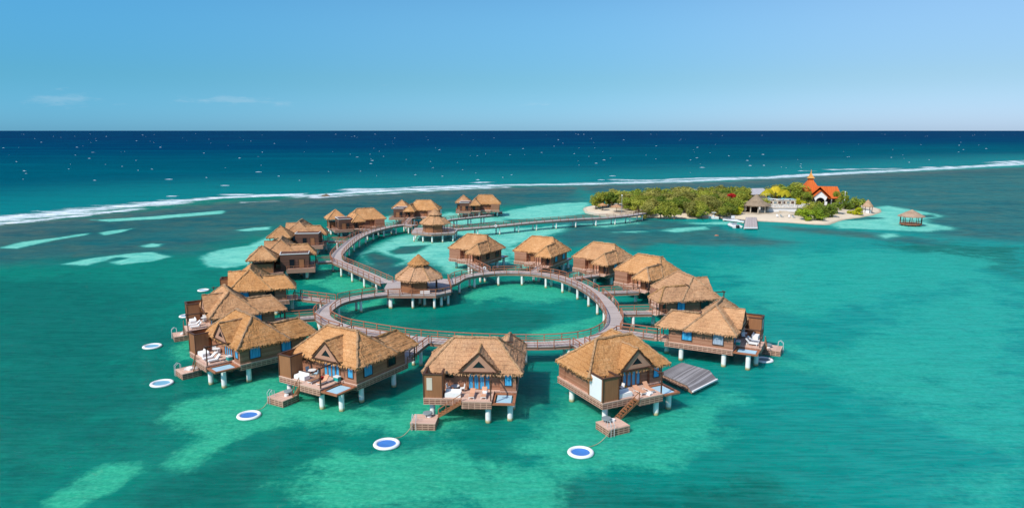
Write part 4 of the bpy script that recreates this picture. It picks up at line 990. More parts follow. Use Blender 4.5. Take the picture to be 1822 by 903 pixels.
# pavilion deck
daybed('white bench on the platform in front of the ring pavilion', at(756, 521, ZF), R_(10))
t = thing('wooden_bench', 'orange wooden bench on the right corner of the pavilion platform', 'bench', at(782, 517.5, ZF), R_(25))
MB().box(-.9, .9, -.25, .25, .4, .48).build('seat', M['yellow'], t)
for s in (-1, 1): MB().box(s * .75 - .06, s * .75 + .06, -.22, .22, 0, .4).build('leg', M['panel'], t)
# ------------------------------------------------------------------ tethered floats
def float_ring(u, v, r, label, net='mesh_blue'):
    p = at(u, v); t = thing('floating_net', label, 'float', p, random.uniform(0, 3), 'round net floats tethered off the villas')
    n, m_ = 36, 8; mb = MB(); R0 = r - .24
    g = [[((R0 + .24 * math.cos(2 * PI * j / m_)) * math.cos(2 * PI * i / n), (R0 + .24 * math.cos(2 * PI * j / m_)) * math.sin(2 * PI * i / n), .14 + .18 * math.sin(2 * PI * j / m_)) for j in range(m_)] for i in range(n)]
    for i in range(n):
        for j in range(m_): a, b = (i + 1) % n, (j + 1) % m_; mb.face([g[i][j], g[a][j], g[a][b], g[i][b]])
    mb.build('rim', M['white'], t)
    d = MB(); c = [(R0 * .98 * math.cos(2 * PI * i / n), R0 * .98 * math.sin(2 * PI * i / n), .16) for i in range(n)]
    for i in range(n): d.face([(0, 0, .10), c[i], c[(i + 1) % n]], [(0, 0), c[i][:2], c[(i + 1) % n][:2]])
    d.build('mesh_bed', M[net], t); return p
fl = {}
for nm, u, v, r, lab, nt in (('V6', 1033, 806, 1.52, 'white rimmed float with bright blue bed, nearest the viewer at the right', 'mesh_blue'), ('V5', 688, 791, 1.56, 'white rimmed float with bright blue bed off the middle near villa', 'mesh_blue'),
                             ('V4', 443, 740, 1.52, 'white rimmed float with bright blue bed off the villa second from the left', 'mesh_blue'), ('V3', 288, 683, 1.6, 'white rimmed float with faded blue bed off the lower left villa', 'mesh_pale'),
                             ('V2', 271, 617, 1.55, 'white rimmed float with faded blue bed, leftmost of all floats', 'mesh_pale'), ('V1', 331, 563, 1.3, 'small white rimmed float behind the middle left villa', 'mesh_pale'),
                             ('B1', 362, 517, 1.3, 'small white rimmed float, farthest away of all floats', 'mesh_pale'), ('V7', 1359, 641, 1.45, 'white rimmed float with pale bed beside the rightmost villa', 'grey')):
    fl[nm] = float_ring(u, v, r, lab, nt)
for nm, lab in (('V6', 'lower right villa'), ('V5', 'middle near villa'), ('V4', 'near villa with the red towel')):
    a = loc(nm, -6.6 + PSH.get(nm, (0, 0))[0], -9.2 + PSH.get(nm, (0, 0))[1], .85); b = fl[nm]; d = (b - a); d.z = 0; b = b - d.normalized() * 1.55; b.z = .25
    pts = [a.lerp(b, k / 10) + Vector((0, 0, -.5 * math.sin(PI * k / 10))) for k in range(11)]
    o = MB().tube(pts, .045, 5).build('mooring_rope', M['rope']); tag(o, 'slack rope tying the float to the platform of the %s' % lab, 'rope', 'mooring ropes of the floats')
# grey plank landing behind the lower right villa
zq = 1.1
q = [at(1174, 663, zq), at(1213, 644, zq), at(1262, 658, zq), at(1222, 684, zq)]
t = thing('plank_landing', 'grey weathered plank landing with a sloping edge, between the two villas at the right', 'landing')
mb = MB(); a, b, c, d = q; ln = (d - a).length; wd = (b - a).length
mb.face([a, d, c, b], [(0, 0), (0, ln), (wd, ln), (wd, 0)]); dz = Vector((0, 0, -.12)); mb.face([a + dz, b + dz, c + dz, d + dz])
for (p, r_) in ((a, d), (d, c), (c, b), (b, a)): mb.face([p + dz, r_ + dz, r_, p])
mb.build('plank_deck', M['greyplank'], t)
e1, e2 = at(1231.5, 696, .65), at(1275.5, 674, .65); up_ = Vector((0, 0, .012))
mb = MB(); mb.face([d + up_, e1, e2, c + up_], [(0, 0), (0, 1.5), (wd, 1.5), (wd, 0)]); mb.face([d - dz * -1, c + dz, e2 + dz, e1 + dz]); mb.build('sloping_edge', M['greyplank'], t)
MB().beam(e1 + Vector((.05, -.06, 0)), e2 + Vector((.05, -.06, 0)), .22, .2).build('edge_board', M['cloth'], t)
sk = MB()
for (p, r_) in ((a, d), (d, e1), (b, a)):
    p = p.lerp((a + c) / 2, .012); r_ = r_.lerp((a + c) / 2, .012); ln2 = (r_ - p).length
    sk.face([(p.x, p.y, .3), (r_.x, r_.y, .3), (r_.x, r_.y, r_.z - .13), (p.x, p.y, p.z - .13)], [(0, 0), (ln2, 0), (ln2, .8), (0, .8)])
sk.build('lattice', M['lattice'], t)
ctr = (a + c) / 2
for p in q: put('pile', PILE_S, t, (p.x * .85 + ctr.x * .15, p.y * .85 + ctr.y * .15, -1.62))
# life rings on the rails, lamp globes
for (u, v, z, lab) in ((882, 401.5, ZF + .7, 'white life ring hung on the causeway railing'), (862, 477.5, ZF + .7, 'white life ring hung on the far railing of the ring')):
    p = at(u, v, z); mb = MB(); pts = [(.36 * math.cos(2 * PI * k / 16), 0, .36 * math.sin(2 * PI * k / 16)) for k in range(17)]
    mb.tube(pts, .11, 7); o = mb.build('life_ring', M['white']); o.location = p; tag(o, lab, 'life ring')
#@@PART3
# ------------------------------------------------------------------ the islet
shore = PX([(1038, 372), (1042, 379), (1062, 383), (1085, 385.5), (1112, 387), (1146, 386.5), (1180, 389), (1225, 389), (1265, 388.5), (1300, 390), (1322, 391), (1350, 393.5), (1400, 396), (1450, 399.5), (1474, 400), (1484, 396), (1500, 391), (1530, 387), (1552, 383), (1568, 377), (1566, 372),
            (1545, 366), (1500, 360), (1430, 355.5), (1330, 357), (1200, 358), (1100, 361), (1058, 365), (1042, 368)])
sh = np.array(shore); lo, hi = sh.min(0) - 6, sh.max(0) + 6; cell = 1.4
gx, gy = np.arange(lo[0], hi[0], cell), np.arange(lo[1], hi[1], cell); GX, GY = np.meshgrid(gx, gy)
P = np.stack([GX, GY], -1).reshape(-1, 2); sdv = poly_sd(P, shore)
def land_z(d, x, y): return np.where(d > 0, 0.04 + 1.25 * (1 - np.exp(-np.maximum(d, 0) / 5.5)), d * 0.12)
zz = land_z(sdv, P[:, 0], P[:, 1]) + np.array([0.12 * mnoise.noise((x * .3, y * .3, 0)) if d > 1.5 else 0 for (x, y), d in zip(P, sdv)])
keep = sdv > -3.0
ix = np.arange(len(P)).reshape(GX.shape); mp = -np.ones(len(P), int); mp[keep] = np.arange(keep.sum())
fs = []
for j in range(GX.shape[0] - 1):
    for i in range(GX.shape[1] - 1):
        q = [mp[ix[j, i]], mp[ix[j, i + 1]], mp[ix[j + 1, i + 1]], mp[ix[j + 1, i]]]
        if min(q) >= 0: fs.append(q)
me = bpy.data.meshes.new('islet_ground'); me.from_pydata([(P[k][0], P[k][1], zz[k]) for k in np.nonzero(keep)[0]], [], fs); me.update()
m, t, b = newmat('beach_sand'); p = pos(t); sp = t.new('ShaderNodeSeparateXYZ'); t.l.new(p, sp.inputs[0]); n1 = t.noise(p, .5, 4); n2 = t.noise(p, .09, 3)
c = t.mix(n1, (0.60, 0.485, 0.345), (0.72, 0.60, 0.44)); c = t.mix(t.ss(t.math('ADD', sp.outputs[2], t.math('MULTIPLY', t.math('SUBTRACT', n1, .5), .3)), .35, .05), c, (0.40, 0.33, 0.22))
c = t.mix(t.math('MULTIPLY', t.ss(t.math('ADD', sp.outputs[2], t.math('MULTIPLY', n2, .5)), 1.35, 1.6), .75), c, (0.16, 0.12, 0.07)); t.l.new(c, b.inputs['Base Color']); b.inputs['Roughness'].default_value = .95
me.materials.append(m); o = bpy.data.objects.new('islet_ground', me); COL.objects.link(o); tag(o, 'low sandy islet with pale beach rim', 'islet', kind='structure')
def ground(x, y):
    d = poly_sd(np.array([[x, y]]), shore)[0]; return float(land_z(np.array([d]), x, y)[0])
# foliage: many small leaf clumps through the crown, limbs and trunk
def crown_mesh(name, rx, rz, n, leaf, mat, clumps=11, seed=0):
    rs = random.Random(seed); vs, fs = [], []
    cl = []
    for k in range(clumps):
        th = rs.uniform(0, 2 * PI); q = rs.random() ** .55 * .78; z = rs.uniform(-.75, .85)
        q *= math.sqrt(max(.12, 1 - z * z * .85)); cl.append((Vector((q * rx * math.cos(th), q * rx * math.sin(th), z * rz * .8)), rs.uniform(.28, .48) * rx))
    for k in range(n):
        c, r = rs.choice(cl); d = Vector((rs.gauss(0, 1), rs.gauss(0, 1), rs.gauss(0, 1))).normalized(); p = c + Vector((d.x, d.y, d.z * .75)) * r * rs.uniform(.6, 1.08)
        nrm = (d + Vector((rs.gauss(0, .6), rs.gauss(0, .6), rs.gauss(0, .6) + .4))).normalized(); a = nrm.orthogonal().normalized(); bq = nrm.cross(a); ag = rs.uniform(0, 6.28)
        u = (a * math.cos(ag) + bq * math.sin(ag)); w_ = nrm.cross(u); s = leaf * rs.uniform(.6, 1.4); i = len(vs)
        vs += [tuple(p - u * s), tuple(p - w_ * s * .55 + nrm * s * .15), tuple(p + u * s), tuple(p + w_ * s * .55 - nrm * s * .1)]; fs.append((i, i + 1, i + 2, i + 3))
    me = bpy.data.meshes.new(name); me.from_pydata(vs, [], fs); me.update(); me.materials.append(mat); return me
def trunk_mesh(h, r, seed):
    rs = random.Random(seed); mb = MB(); top = Vector((rs.uniform(-.5, .5), rs.uniform(-.5, .5), h))
    mb.tube([Vector((0, 0, -.5)), Vector((0.05, 0, h * .3)), top * .65 + Vector((0, 0, .1)), top], [r * 1.25, r, r * .8, r * .45], 7)
    for k in range(5):
        a = k * 1.257 + rs.random(); z = h * rs.uniform(.35, .7); mb.tube([Vector((0, 0, z)), Vector((math.cos(a) * 1.2, math.sin(a) * 1.2, z + 1.0)), Vector((math.cos(a) * 2.3, math.sin(a) * 2.3, z + 2.4))], [r * .5, r * .35, r * .15], 5)
    return mb.mesh('trunk', M['bark'])
TRUNK = [trunk_mesh(5.5, .28, k) for k in range(3)]
CROWN = {k: [crown_mesh('crown', 3.9, 3.3, 1500, .33, LEAF[k], 13, 10 * k + s) for s in range(3)] for k in range(3)}
CROWN['y'] = [crown_mesh('crown', 3.2, 2.6, 1200, .30, M['yleaf'], 10, 77)]; CROWN['g'] = [crown_mesh('crown', 3.4, 2.1, 1300, .28, M['gleaf'], 11, 78), crown_mesh('crown', 3.4, 2.1, 1300, .28, M['gleaf'], 11, 79)]
CROWN['r'] = [crown_mesh('crown', 2.4, 1.8, 700, .28, M['redleaf'], 8, 80)]
WG = ['olive green bushy tree in the dense wood on the islet', 'deeper green bushy tree in the dense wood on the islet', 'drab brownish green tree in the dense wood on the islet']
def tree(x, y, kind, s, label, name='bushy_tree', cat='tree', group=None, lift=4.3, trunk=True, sz=1.0):
    z = ground(x, y); t = thing(name, label, cat, (x, y, z), random.uniform(0, 6.28), group)
    m_ = random.choice(CROWN[kind]); put('crown', m_, t, (0, 0, lift * s), 0, (s, s, s * sz))
    if trunk: put('trunk', random.choice(TRUNK), t, (0, 0, 0), 0, (s, s, s * lift / 4.6))
    return t
wood = PX([(1060, 374), (1110, 377.5), (1150, 384.5), (1190, 386), (1235, 386), (1290, 386), (1312, 378), (1322, 366), (1330, 359), (1200, 361), (1100, 364), (1058, 368)], 1.2)
wa = np.array(wood); pts = []
rs = random.Random(5); tries = 0
while len(pts) < 84 and tries < 9000:
    tries += 1; x, y = rs.uniform(wa[:, 0].min(), wa[:, 0].max()), rs.uniform(wa[:, 1].min(), wa[:, 1].max())
    if poly_sd(np.array([[x, y]]), wood)[0] < 0.3: continue
    if any(abs(x - q_.x) < 6.0 and y < q_.y + 4.5 for q_ in (at(1072, 374, 1), at(1097, 377, 1))): continue
    if all(math.hypot(x - a, y - b_) > 4.5 for a, b_, *_ in pts): pts.append((x, y))
for x, y in pts:
    k = rs.choice([0, 0, 1, 2, 2]); depth = (y - wa[:, 1].min()) / (wa[:, 1].max() - wa[:, 1].min())
    s = rs.uniform(.78, 1.0) + .26 * depth; tree(x, y, k, s, WG[k], 'bushy_tree', 'tree', WG[k].replace('tree in', 'trees in'), lift=3.7)
for (u, v, k, s, lab, nm, tr) in [(1183, 380, 'y', .8, 'bright yellow green bush at the water edge in the middle of the wood', 'bright_bush', False), (1236, 381, 'y', .85, 'bright yellow green bush left of the red flowering tree', 'bright_bush', False),
                              (1308, 380, 'y', 1.05, 'brightest yellow green bush standing left of the thatched bar', 'bright_bush', False), (1268, 379, 'g', .9, 'fresh green bush in front of the wood beside the grey jetty', 'green_bush', False),
                              (1424, 383, 1, .7, 'dark green shrub at the right end of the white terrace railing', 'dense_bush', False), (1356, 372, 0, .8, 'olive shrub between the thatched bar and the terrace back', 'dense_bush', True), (1434, 390, 'g', 1.25, 'low rounded green bush on the beach below the terrace', 'green_bush', False), (1454, 389.5, 'g', 1.25, 'low rounded green bush just right of the one below the terrace', 'green_bush', False),
                              (1466, 384, 1, 1.25, 'dense dark green bush below the orange roofed building', 'dense_bush', False), (1481, 379, 1, 1.25, 'dense dark green bush right below the wing of the orange building', 'dense_bush', False), (1447, 377, 0, 1.15, 'olive bush in front of the arched gable of the orange building', 'dense_bush', False),
                              (1508, 372, 1, 1.0, 'dark green shrub between the white pole and the narrow thatched hut', 'dense_bush', False), (1523, 371, 1, 1.2, 'dark green shrub close to the narrow thatched hut', 'dense_bush', False), (1520, 379, 'y', .95, 'yellow green shrub near the right tip of the islet', 'bright_bush', False), (1496, 366, 1, 1.05, 'dark tree right behind the orange roofed building', 'bushy_tree', True),
                              (1405, 363, 1, 1.45, 'big dark green tree between the yellow palms and the orange roof', 'bushy_tree', True), (1419, 362, 0, 1.5, 'big olive tree just left of the orange roofed building', 'bushy_tree', True), (1424, 370, 'y', .8, 'light green bush left of the arched gable', 'bright_bush', True),
                              (1376, 358.5, 2, 1.2, 'drab tree rising behind the white awnings and palms', 'bushy_tree', True), (1388, 359, 1, 1.3, 'dark green tree rising behind the right end of the terrace', 'bushy_tree', True), (1435, 366, 1, 1.0, 'dark green tree touching the left edge of the arched white gable', 'bushy_tree', True), (1362, 358, 0, 1.0, 'olive tree half hidden behind the yellow palms', 'bushy_tree', True), (1330, 360, 2, .95, 'drab tree behind the pale grey roof', 'bushy_tree', True), (1060, 369, 1, .8, 'green tree at the left end of the wood behind the small canopies', 'bushy_tree', True), (1085, 366, 0, 1.0, 'taller olive tree at the left end of the wood behind the small canopies', 'bushy_tree', True)]:
    p = at(u, v, 1.2); tree(p.x, p.y, k, s, lab, nm, 'tree' if 'tree' in nm else 'bush', None, lift=(4.0 if tr else 1.7), trunk=True, sz=.9)
p = at(1296, 374, 1.2); tr = tree(p.x, p.y, 1, .85, 'tree with a cluster of red blossom in front of its green crown', 'flowering_tree', lift=3.8); tr.rotation_euler = (0, 0, 0)
put('blossom', CROWN['r'][0], tr, (-.3, -3.0, 5.6), 0, (1.15, .9, 1.15))
# a small dark shrub on the reef behind the left end
p = at(1052, 345); mb = None
# yellow palms
def palm(x, y, h, s, label):
    t = thing('palm_tree', label, 'palm tree', (x, y, ground(x, y)), random.uniform(0, 6), 'yellow fronded palms behind the thatched bar')
    MB().tube([(0, 0, -.3), (.15, 0, h * .5), (.2, .1, h)], [.22, .17, .14], 7).build('trunk', M['bark'], t)
    mb = MB()
    for k in range(24):
        a = 2 * PI * k / 24 + random.uniform(-.2, .2); up = random.uniform(.0, 1.0); L = s * random.uniform(.85, 1.15); prev = None; side = Vector((-math.sin(a), math.cos(a), 0))
        for i in range(8):
            q = i / 7; r = L * q * (.55 + .4 * (1 - up)); z = h + L * (up * 1.0 * q - (0.55 + .5 * up) * q * q * 1.25); c = Vector((.2 + r * math.cos(a), .1 + r * math.sin(a), z)); wd = 1.05 * math.sin(PI * min(.97, .1 + q * .9)) ** .6
            lf, rt = c + side * wd - Vector((0, 0, .3 * wd)), c - side * wd - Vector((0, 0, .3 * wd))
            if prev:
                for (A, B_) in ((prev[0], lf), (prev[2], rt)):
                    for j in (0, .5):
                        e0, e1 = prev[1].lerp(c, j), prev[1].lerp(c, j + .36); f0, f1 = A.lerp(B_, j + .15), A.lerp(B_, j + .42); mb.face([e0, e1, f1, f0])
            prev = (lf, c, rt)
    mb.build('fronds', M['palm'], t)
for (u, v, h, s, lab) in [(1364, 368, 7.6, 4.3, 'yellow fronded palm, left one of the clump behind the thatched bar'), (1379, 366, 8.2, 4.6, 'yellow fronded palm in the middle of the clump behind the thatched bar'), (1393, 368, 7.4, 4.2, 'yellow fronded palm, right one of the clump near the white awning')]:
    p = at(u, v, 1.2); palm(p.x, p.y, h, s, lab)
# thatched huts
def cone_hut(name, cat, label, x, y, R1, ze, za, mat, posts, zb, curve=.12, n=14, group=None):
    t = thing(name, label, cat, (x, y, 0), random.random(), group); r = MB()
    zm = ze + (za - ze) * (.45 - curve); Rm = R1 * .52
    for k in range(n):
        a0, a1 = 2 * PI * k / n, 2 * PI * (k + 1) / n
        E = [Vector((R1 * math.cos(a), R1 * math.sin(a), ze)) for a in (a0, a1)]; Mi = [Vector((Rm * math.cos(a), Rm * math.sin(a), zm)) for a in (a0, a1)]; T = Vector((0, 0, za))
        r.roof(T, T, Mi[0], Mi[1], .35, .05, False, .15); r.roof(Mi[0], Mi[1], E[0], E[1], .35, .05, True, .2)
    r.build('roof', M[mat], t)
    for k in range(posts): a = 2 * PI * (k + .5) / posts; put('post', POST if name != 'beach_bar' else WPOST, t, (R1 * .8 * math.cos(a), R1 * .8 * math.sin(a), zb), 0, (1.3, 1.3, (ze + .5 - zb) / 2.5))
    return t
WPOST = MB().box(-.13, .13, -.13, .13, 0, 2.5).mesh('post', M['stone'])
bx_, by_ = 105.8, 303.5
t = cone_hut('beach_bar', 'beach bar', 'large greyish thatched bar with open sides facing the jetty', bx_, by_, 6.3, 4.3, 9.0, 'oldthatch', 10, 1.0)
MB().box(-1.5, 2.6, -3.5, -2.9, 1.0, 2.3).build('counter', M['stone'], t); MB().box(-3.2, 3.2, 1.5, 2.2, 1.0, 4.2).build('back_wall', M['post'], t)
p = at(1543, 377, .8); t = cone_hut('thatched_hut', 'hut', 'narrow tall thatched hut with white base at the right tip of the islet', p.x, p.y, 2.3, 3.3, 6.4, 'pinkthatch', 6, .6, -.05)
MB().cyl(0, 0, .4, 1.7, 1.7, 1.6, 12).build('base', M['white'], t)
p = at(1620, 401); t = cone_hut('water_gazebo', 'gazebo', 'round thatched gazebo standing alone in the shallows right of the islet', p.x, p.y, 4.7, 3.7, 6.2, 'pinkthatch', 10, .5, -.02, 16)
MB().cyl(0, 0, .55, .8, 3.9, n=18).build('floor', M['rail'], t); mb = MB()
for k in range(18):
    a0, a1 = 2 * PI * k / 18, 2 * PI * (k + 1) / 18
    for z in (1.25, 1.7): mb.beam((3.75 * math.cos(a0), 3.75 * math.sin(a0), z), (3.75 * math.cos(a1), 3.75 * math.sin(a1), z), .08, .1)
    mb.box(3.75 * math.cos(a0) - .04, 3.75 * math.cos(a0) + .04, 3.75 * math.sin(a0) - .04, 3.75 * math.sin(a0) + .04, .8, 1.7)
mb.build('railing', M['rail'], t); mb = MB()
for k in range(8): mb.cyl(3.2 * math.cos(k * PI / 4), 3.2 * math.sin(k * PI / 4), -.5, .56, .16, n=7)
for k in range(8): MB().cyl(3.2 * math.cos(k * PI / 4), 3.2 * math.sin(k * PI / 4), -.5, .54, .16, n=7).build('stilt', M['post'], t)
for (u, v, R1, lab) in ((1072, 374, 2.2, 'smaller orange thatched canopy on the left beach of the islet'), (1097, 377, 2.9, 'larger orange thatched canopy on the left beach of the islet')):
    p = at(u, v, 1.0); t = thing('canopy', label=lab, cat='canopy', loc=(p.x, p.y, ground(p.x, p.y)), group='orange canopies on the left beach'); r = MB()
    for k in range(8):
        a0, a1 = PI * k / 4, PI * (k + 1) / 4; r.roof((0, 0, 3.3), (0, 0, 3.3), (R1 * math.cos(a0), R1 * math.sin(a0), 2.3), (R1 * math.cos(a1), R1 * math.sin(a1), 2.3), .4, .04, True, .12)
    r.build('canopy_top', M['thatch'], t); MB().cyl(0, 0, 0, 3.2, .1, n=8).build('pole', M['post'], t)
# orange-roofed building
OX, OY, OZ = 144.5, 341.0, 1.25
t = thing('orange_roofed_building', 'building with steep orange tiled roofs, arched white front gable and a pointed cupola', 'building', (OX, OY, OZ), R_(-8))
def slope(mb, ta, tb, ba, bb, th=.2):
    ta, tb, ba, bb = map(Vector, (ta, tb, ba, bb)); n = (bb - ba).cross((ta + tb) / 2 - (ba + bb) / 2).normalized(); n = n if n.z > 0 else -n; L = (bb - ba).length; H_ = ((ta + tb) / 2 - (ba + bb) / 2).length
    nb = -n * th; oa = (ta - ba).dot((bb - ba).normalized()); ob = (tb - ba).dot((bb - ba).normalized())
    mb.face([ta, ba, bb, tb], [(0, oa), (H_, 0), (H_, L), (0, ob)]); mb.face([ta + nb, tb + nb, bb + nb, ba + nb]); mb.face([ba, ba + nb, bb + nb, bb]); mb.face([ta, ta + nb, ba + nb, ba]); mb.face([tb, bb, bb + nb, tb + nb])
mr = MB(); c4 = [(-6, -6, 3.2), (6, -6, 3.2), (6, 6, 3.2), (-6, 6, 3.2)]; t4 = [(-1, -1, 11.2), (1, -1, 11.2), (1, 1, 11.2), (-1, 1, 11.2)]
for k in range(4): slope(mr, t4[k], t4[(k + 1) % 4], c4[k], c4[(k + 1) % 4])
ro = mr.build('main_roof', M['orange'], t)
wr = MB(); slope(wr, (0, 0, 8.2), (12.5, 0, 8.2), (2, -5, 2.8), (14, -5, 2.8)); slope(wr, (12.5, 0, 8.2), (0, 0, 8.2), (14, 5, 2.8), (2, 5, 2.8)); slope(wr, (12.5, 0, 8.2), (12.5, 0, 8.2), (14, -5, 2.8), (14, 5, 2.8)); wr.build('wing_roof', M['orange'], t)
fg = MB(); X = 2.6
for (wd, za, ze, y0) in ((5.6, 8.6, 3.4, -7.5), (4.3, 7.0, 3.0, -9.6)):
    slope(fg, (X, -1, za), (X, y0, za), (X - wd, -1, ze), (X - wd, y0, ze)); slope(fg, (X, y0, za), (X, -1, za), (X + wd, y0, ze), (X + wd, -1, ze))
fg.build('gable_roof', M['orange'], t)
gw = MB(); y = -9.1; n = 12
arch = [(X + 2.0 * math.cos(PI * k / n), 1.6 + 1.9 * math.sin(PI * k / n)) for k in range(n + 1)]
outl = [(X + 3.2, 0)] + [(X + 3.2, 3.9), (X, 6.4), (X - 3.2, 3.9), (X - 3.2, 0)]
for k in range(n):
    a, b_ = arch[k], arch[k + 1]; fx = lambda q: (X + 3.2 * (q[0] - X) / 2.0, 6.4 - abs(q[0] - X) / 2.0 * 2.5)
    gw.face([(a[0], y, a[1]), (b_[0], y, b_[1]), (fx(b_)[0], y, fx(b_)[1]), (fx(a)[0], y, fx(a)[1])]); gw.face([(a[0], y, a[1]), (a[0], y + .3, a[1]), (b_[0], y + .3, b_[1]), (b_[0], y, b_[1])])
for s in (-1, 1): gw.box(X + s * 2.6 - .6, X + s * 2.6 + .6, y, y + .3, -.3, 1.6 if False else 3.9 - .0) if False else gw.box(X + s * 2.6 - .58, X + s * 2.6 + .58, y + .002, y + .3, -.3, 1.62)
gw.build('arched_gable', M['white'], t)
MB().box(-4.8, 4.9, -5.2, 5, -.3, 3.6).build('wall', M['stone'], t); MB().box(X - 2.5, X + 2.5, -5.32, -5.22, 0, 3.3).build('door', M['dark'], t)  # dark sheet stands in for the shaded interior behind the arch
for x in (6.5, 9.0, 11.5, 13.4): MB().box(x - .2, x + .2, -4.5, -4.1, -.3, 3.2).build('column', M['white'], t)
MB().box(5.0, 13, -2.5, 4, -.3, 3.1).build('wing_wall', M['post'], t)
cu = MB(); cu.box(-1.1, 1.1, -1.1, 1.1, 10.6, 12.2); cup = cu.build('cupola', M['orange'], t)
sp_ = MB(); prof = [(2.2, 12.0), (1.35, 12.9), (.85, 13.6), (.35, 14.4), (.05, 16.2)]
for (r0, z0), (r1, z1) in zip(prof, prof[1:]):
    for k in range(4):
        a0, a1 = PI / 4 + k * PI / 2, PI / 4 + (k + 1) * PI / 2; sp_.face([(r0 * math.cos(a0), r0 * math.sin(a0), z0), (r0 * math.cos(a1), r0 * math.sin(a1), z0), (r1 * math.cos(a1), r1 * math.sin(a1), z1), (r1 * math.cos(a0), r1 * math.sin(a0), z1)])
sp_.build('spire', M['umbrella'], cup)
# pale grey roofed house behind the bar
p = at(1346, 360, 1.2); t = thing('grey_roofed_house', 'house with pale grey pitched roof rising behind the thatched bar', 'house', (p.x, p.y, ground(p.x, p.y)), R_(15))
MB().box(-4, 4, -3, 3, -.2, 4.4).build('wall', M['stone'], t); mr = MB(); c4 = [(-5, -4, 4.2), (5, -4, 4.2), (5, 4, 4.2), (-5, 4, 4.2)]
slope(mr, (-3.2, 0, 6.9), (3.2, 0, 6.9), c4[0], c4[1]); slope(mr, (3.2, 0, 6.9), (3.2, 0, 6.9), c4[1], c4[2]); slope(mr, (3.2, 0, 6.9), (-3.2, 0, 6.9), c4[2], c4[3]); slope(mr, (-3.2, 0, 6.9), (-3.2, 0, 6.9), c4[3], c4[0]); mr.build('roof', M['greyroof'], t)
p = at(1222, 362, 1.2); t = thing('grey_roofed_house', 'long low house whose grey roof shows between the tree crowns', 'house', (p.x, p.y, ground(p.x, p.y)), R_(2))
MB().box(-4, 4, -2, 2, -.2, 4).build('wall', M['stone'], t); mr = MB(); slope(mr, (-4.6, 0, 6.9), (4.6, 0, 6.9), (-4.8, -2.8, 4), (4.8, -2.8, 4)); slope(mr, (4.6, 0, 6.9), (-4.6, 0, 6.9), (4.8, 2.8, 4), (-4.8, 2.8, 4)); mr.build('roof', M['greyroof'], t)
# terrace with rails, awning and furniture
TX0, TX1, TY0, TY1, TZ = 110.5, 129.5, 303.0, 315.0, 2.9
t = thing('terrace', 'white walled terrace with white railings beside the thatched bar', 'terrace', (0, 0, 0))
MB().prism([(TX0, TY0), (TX1 - 6, TY0), (TX1, TY0 + 3), (TX1, TY1), (TX0, TY1)], .4, TZ).build('retaining_wall', M['white'], t)
MB().prism([(TX0 - .2, TY0 - .3), (TX1 - 6, TY0 - .3), (TX1 + .3, TY0 + 2.8), (TX1 + .2, TY1), (TX0 - .2, TY1)], TZ, TZ + .15).build('floor', M['stone'], t)
line = [Vector(q) for q in ((TX0, TY1 - 2), (TX0, TY0), (TX1 - 6, TY0), (TX1, TY0 + 3), (TX1, TY1 - 2))]; mb = MB()
for a, b_ in zip(line, line[1:]):
    for z in (TZ + .6, TZ + 1.1): mb.beam((*a, z), (*b_, z), .1, .1)
    n = int((b_ - a).length / 1.2)
    for k in range(n + 1): q = a.lerp(b_, k / n); mb.box(q.x - .06, q.x + .06, q.y - .06, q.y + .06, TZ + .1, TZ + 1.1)
mb.build('railing', M['white'], t)
MB().box(TX0 + 5, TX0 + 8, TY0 - 3.4, TY0 - .4, .6, 1.9).build('steps', M['stone'], t)
for k in range(5):
    x, y = TX0 + 2 + k * 3.6, TY0 + 4 + (k % 2) * 2.2
    tt = thing('terrace_table', 'small white table standing on the white terrace', 'table', (x, y, TZ + .15), 0, 'white tables on the terrace'); MB().cyl(0, 0, .7, .78, .8, n=10).build('table_top', M['white'], tt); MB().cyl(0, 0, 0, .7, .08, n=6).build('pedestal', M['grey'], tt)
    for s in (-1, 1):
        tt = thing('terrace_chair', 'white chair drawn up to a table on the white terrace', 'chair', (x + s * 1.2, y, TZ + .15), s * 1.57, 'white chairs on the terrace'); MB().box(-.3, .3, -.3, .3, .38, .48).build('seat', M['white'], tt); MB().box(-.3, .3, -.34, -.26, .48, 1.0).build('backrest', M['white' if k % 2 else 'grey'], tt)
tt = thing('pool_bar', 'low white bar building with dark openings at the back of the terrace', 'bar', (120, 315.6, TZ + .15)); MB().box(-8.5, 7.5, 0, 1.6, 0, 1.8).build('wall', M['stone'], tt)
for k in range(8): MB().box(-7.9 + k * 1.95, -6.7 + k * 1.95, -.06, -.004, .5, 1.5).build('window', M['post' if k % 3 else 'grey'], tt)
for k, (x0, cl, lab) in enumerate(((112.5, 'white', 'left white awning stretched over the back of the terrace'), (119.0, 'white', 'middle white awning at the back of the terrace below the palms'), (125.0, 'net', 'pale teal awning at the right end of the terrace back'))):
    tt = thing('awning', lab, 'awning', (x0, 317.5, 1.2), 0, 'awnings behind the terrace'); mb = MB()
    mb.beam((-2.9, 0, 4.3 + .2 * (k % 2)), (2.9, 0, 4.2 - .2 * (k % 2)), 4.5, .12); mb.build('canopy', M[cl], tt)
    for x in (-2.7, 2.7):
        for y in (-2, 2): MB().cyl(x, y, 0, 4.2, .08, n=6).build('pole', M['steel'], tt)
for k, (u, v) in enumerate(((1383, 386), (1391, 386.5), (1404, 387), (1412, 387.5))):
    p = at(u, v, 1.0); lounger('white lounger on the sand below the terrace', (p.x, p.y, ground(p.x, p.y)), random.uniform(-.4, .4), 'grey' if k % 2 else 'cloth', 40)['group'] = 'loungers on the sand below the terrace'
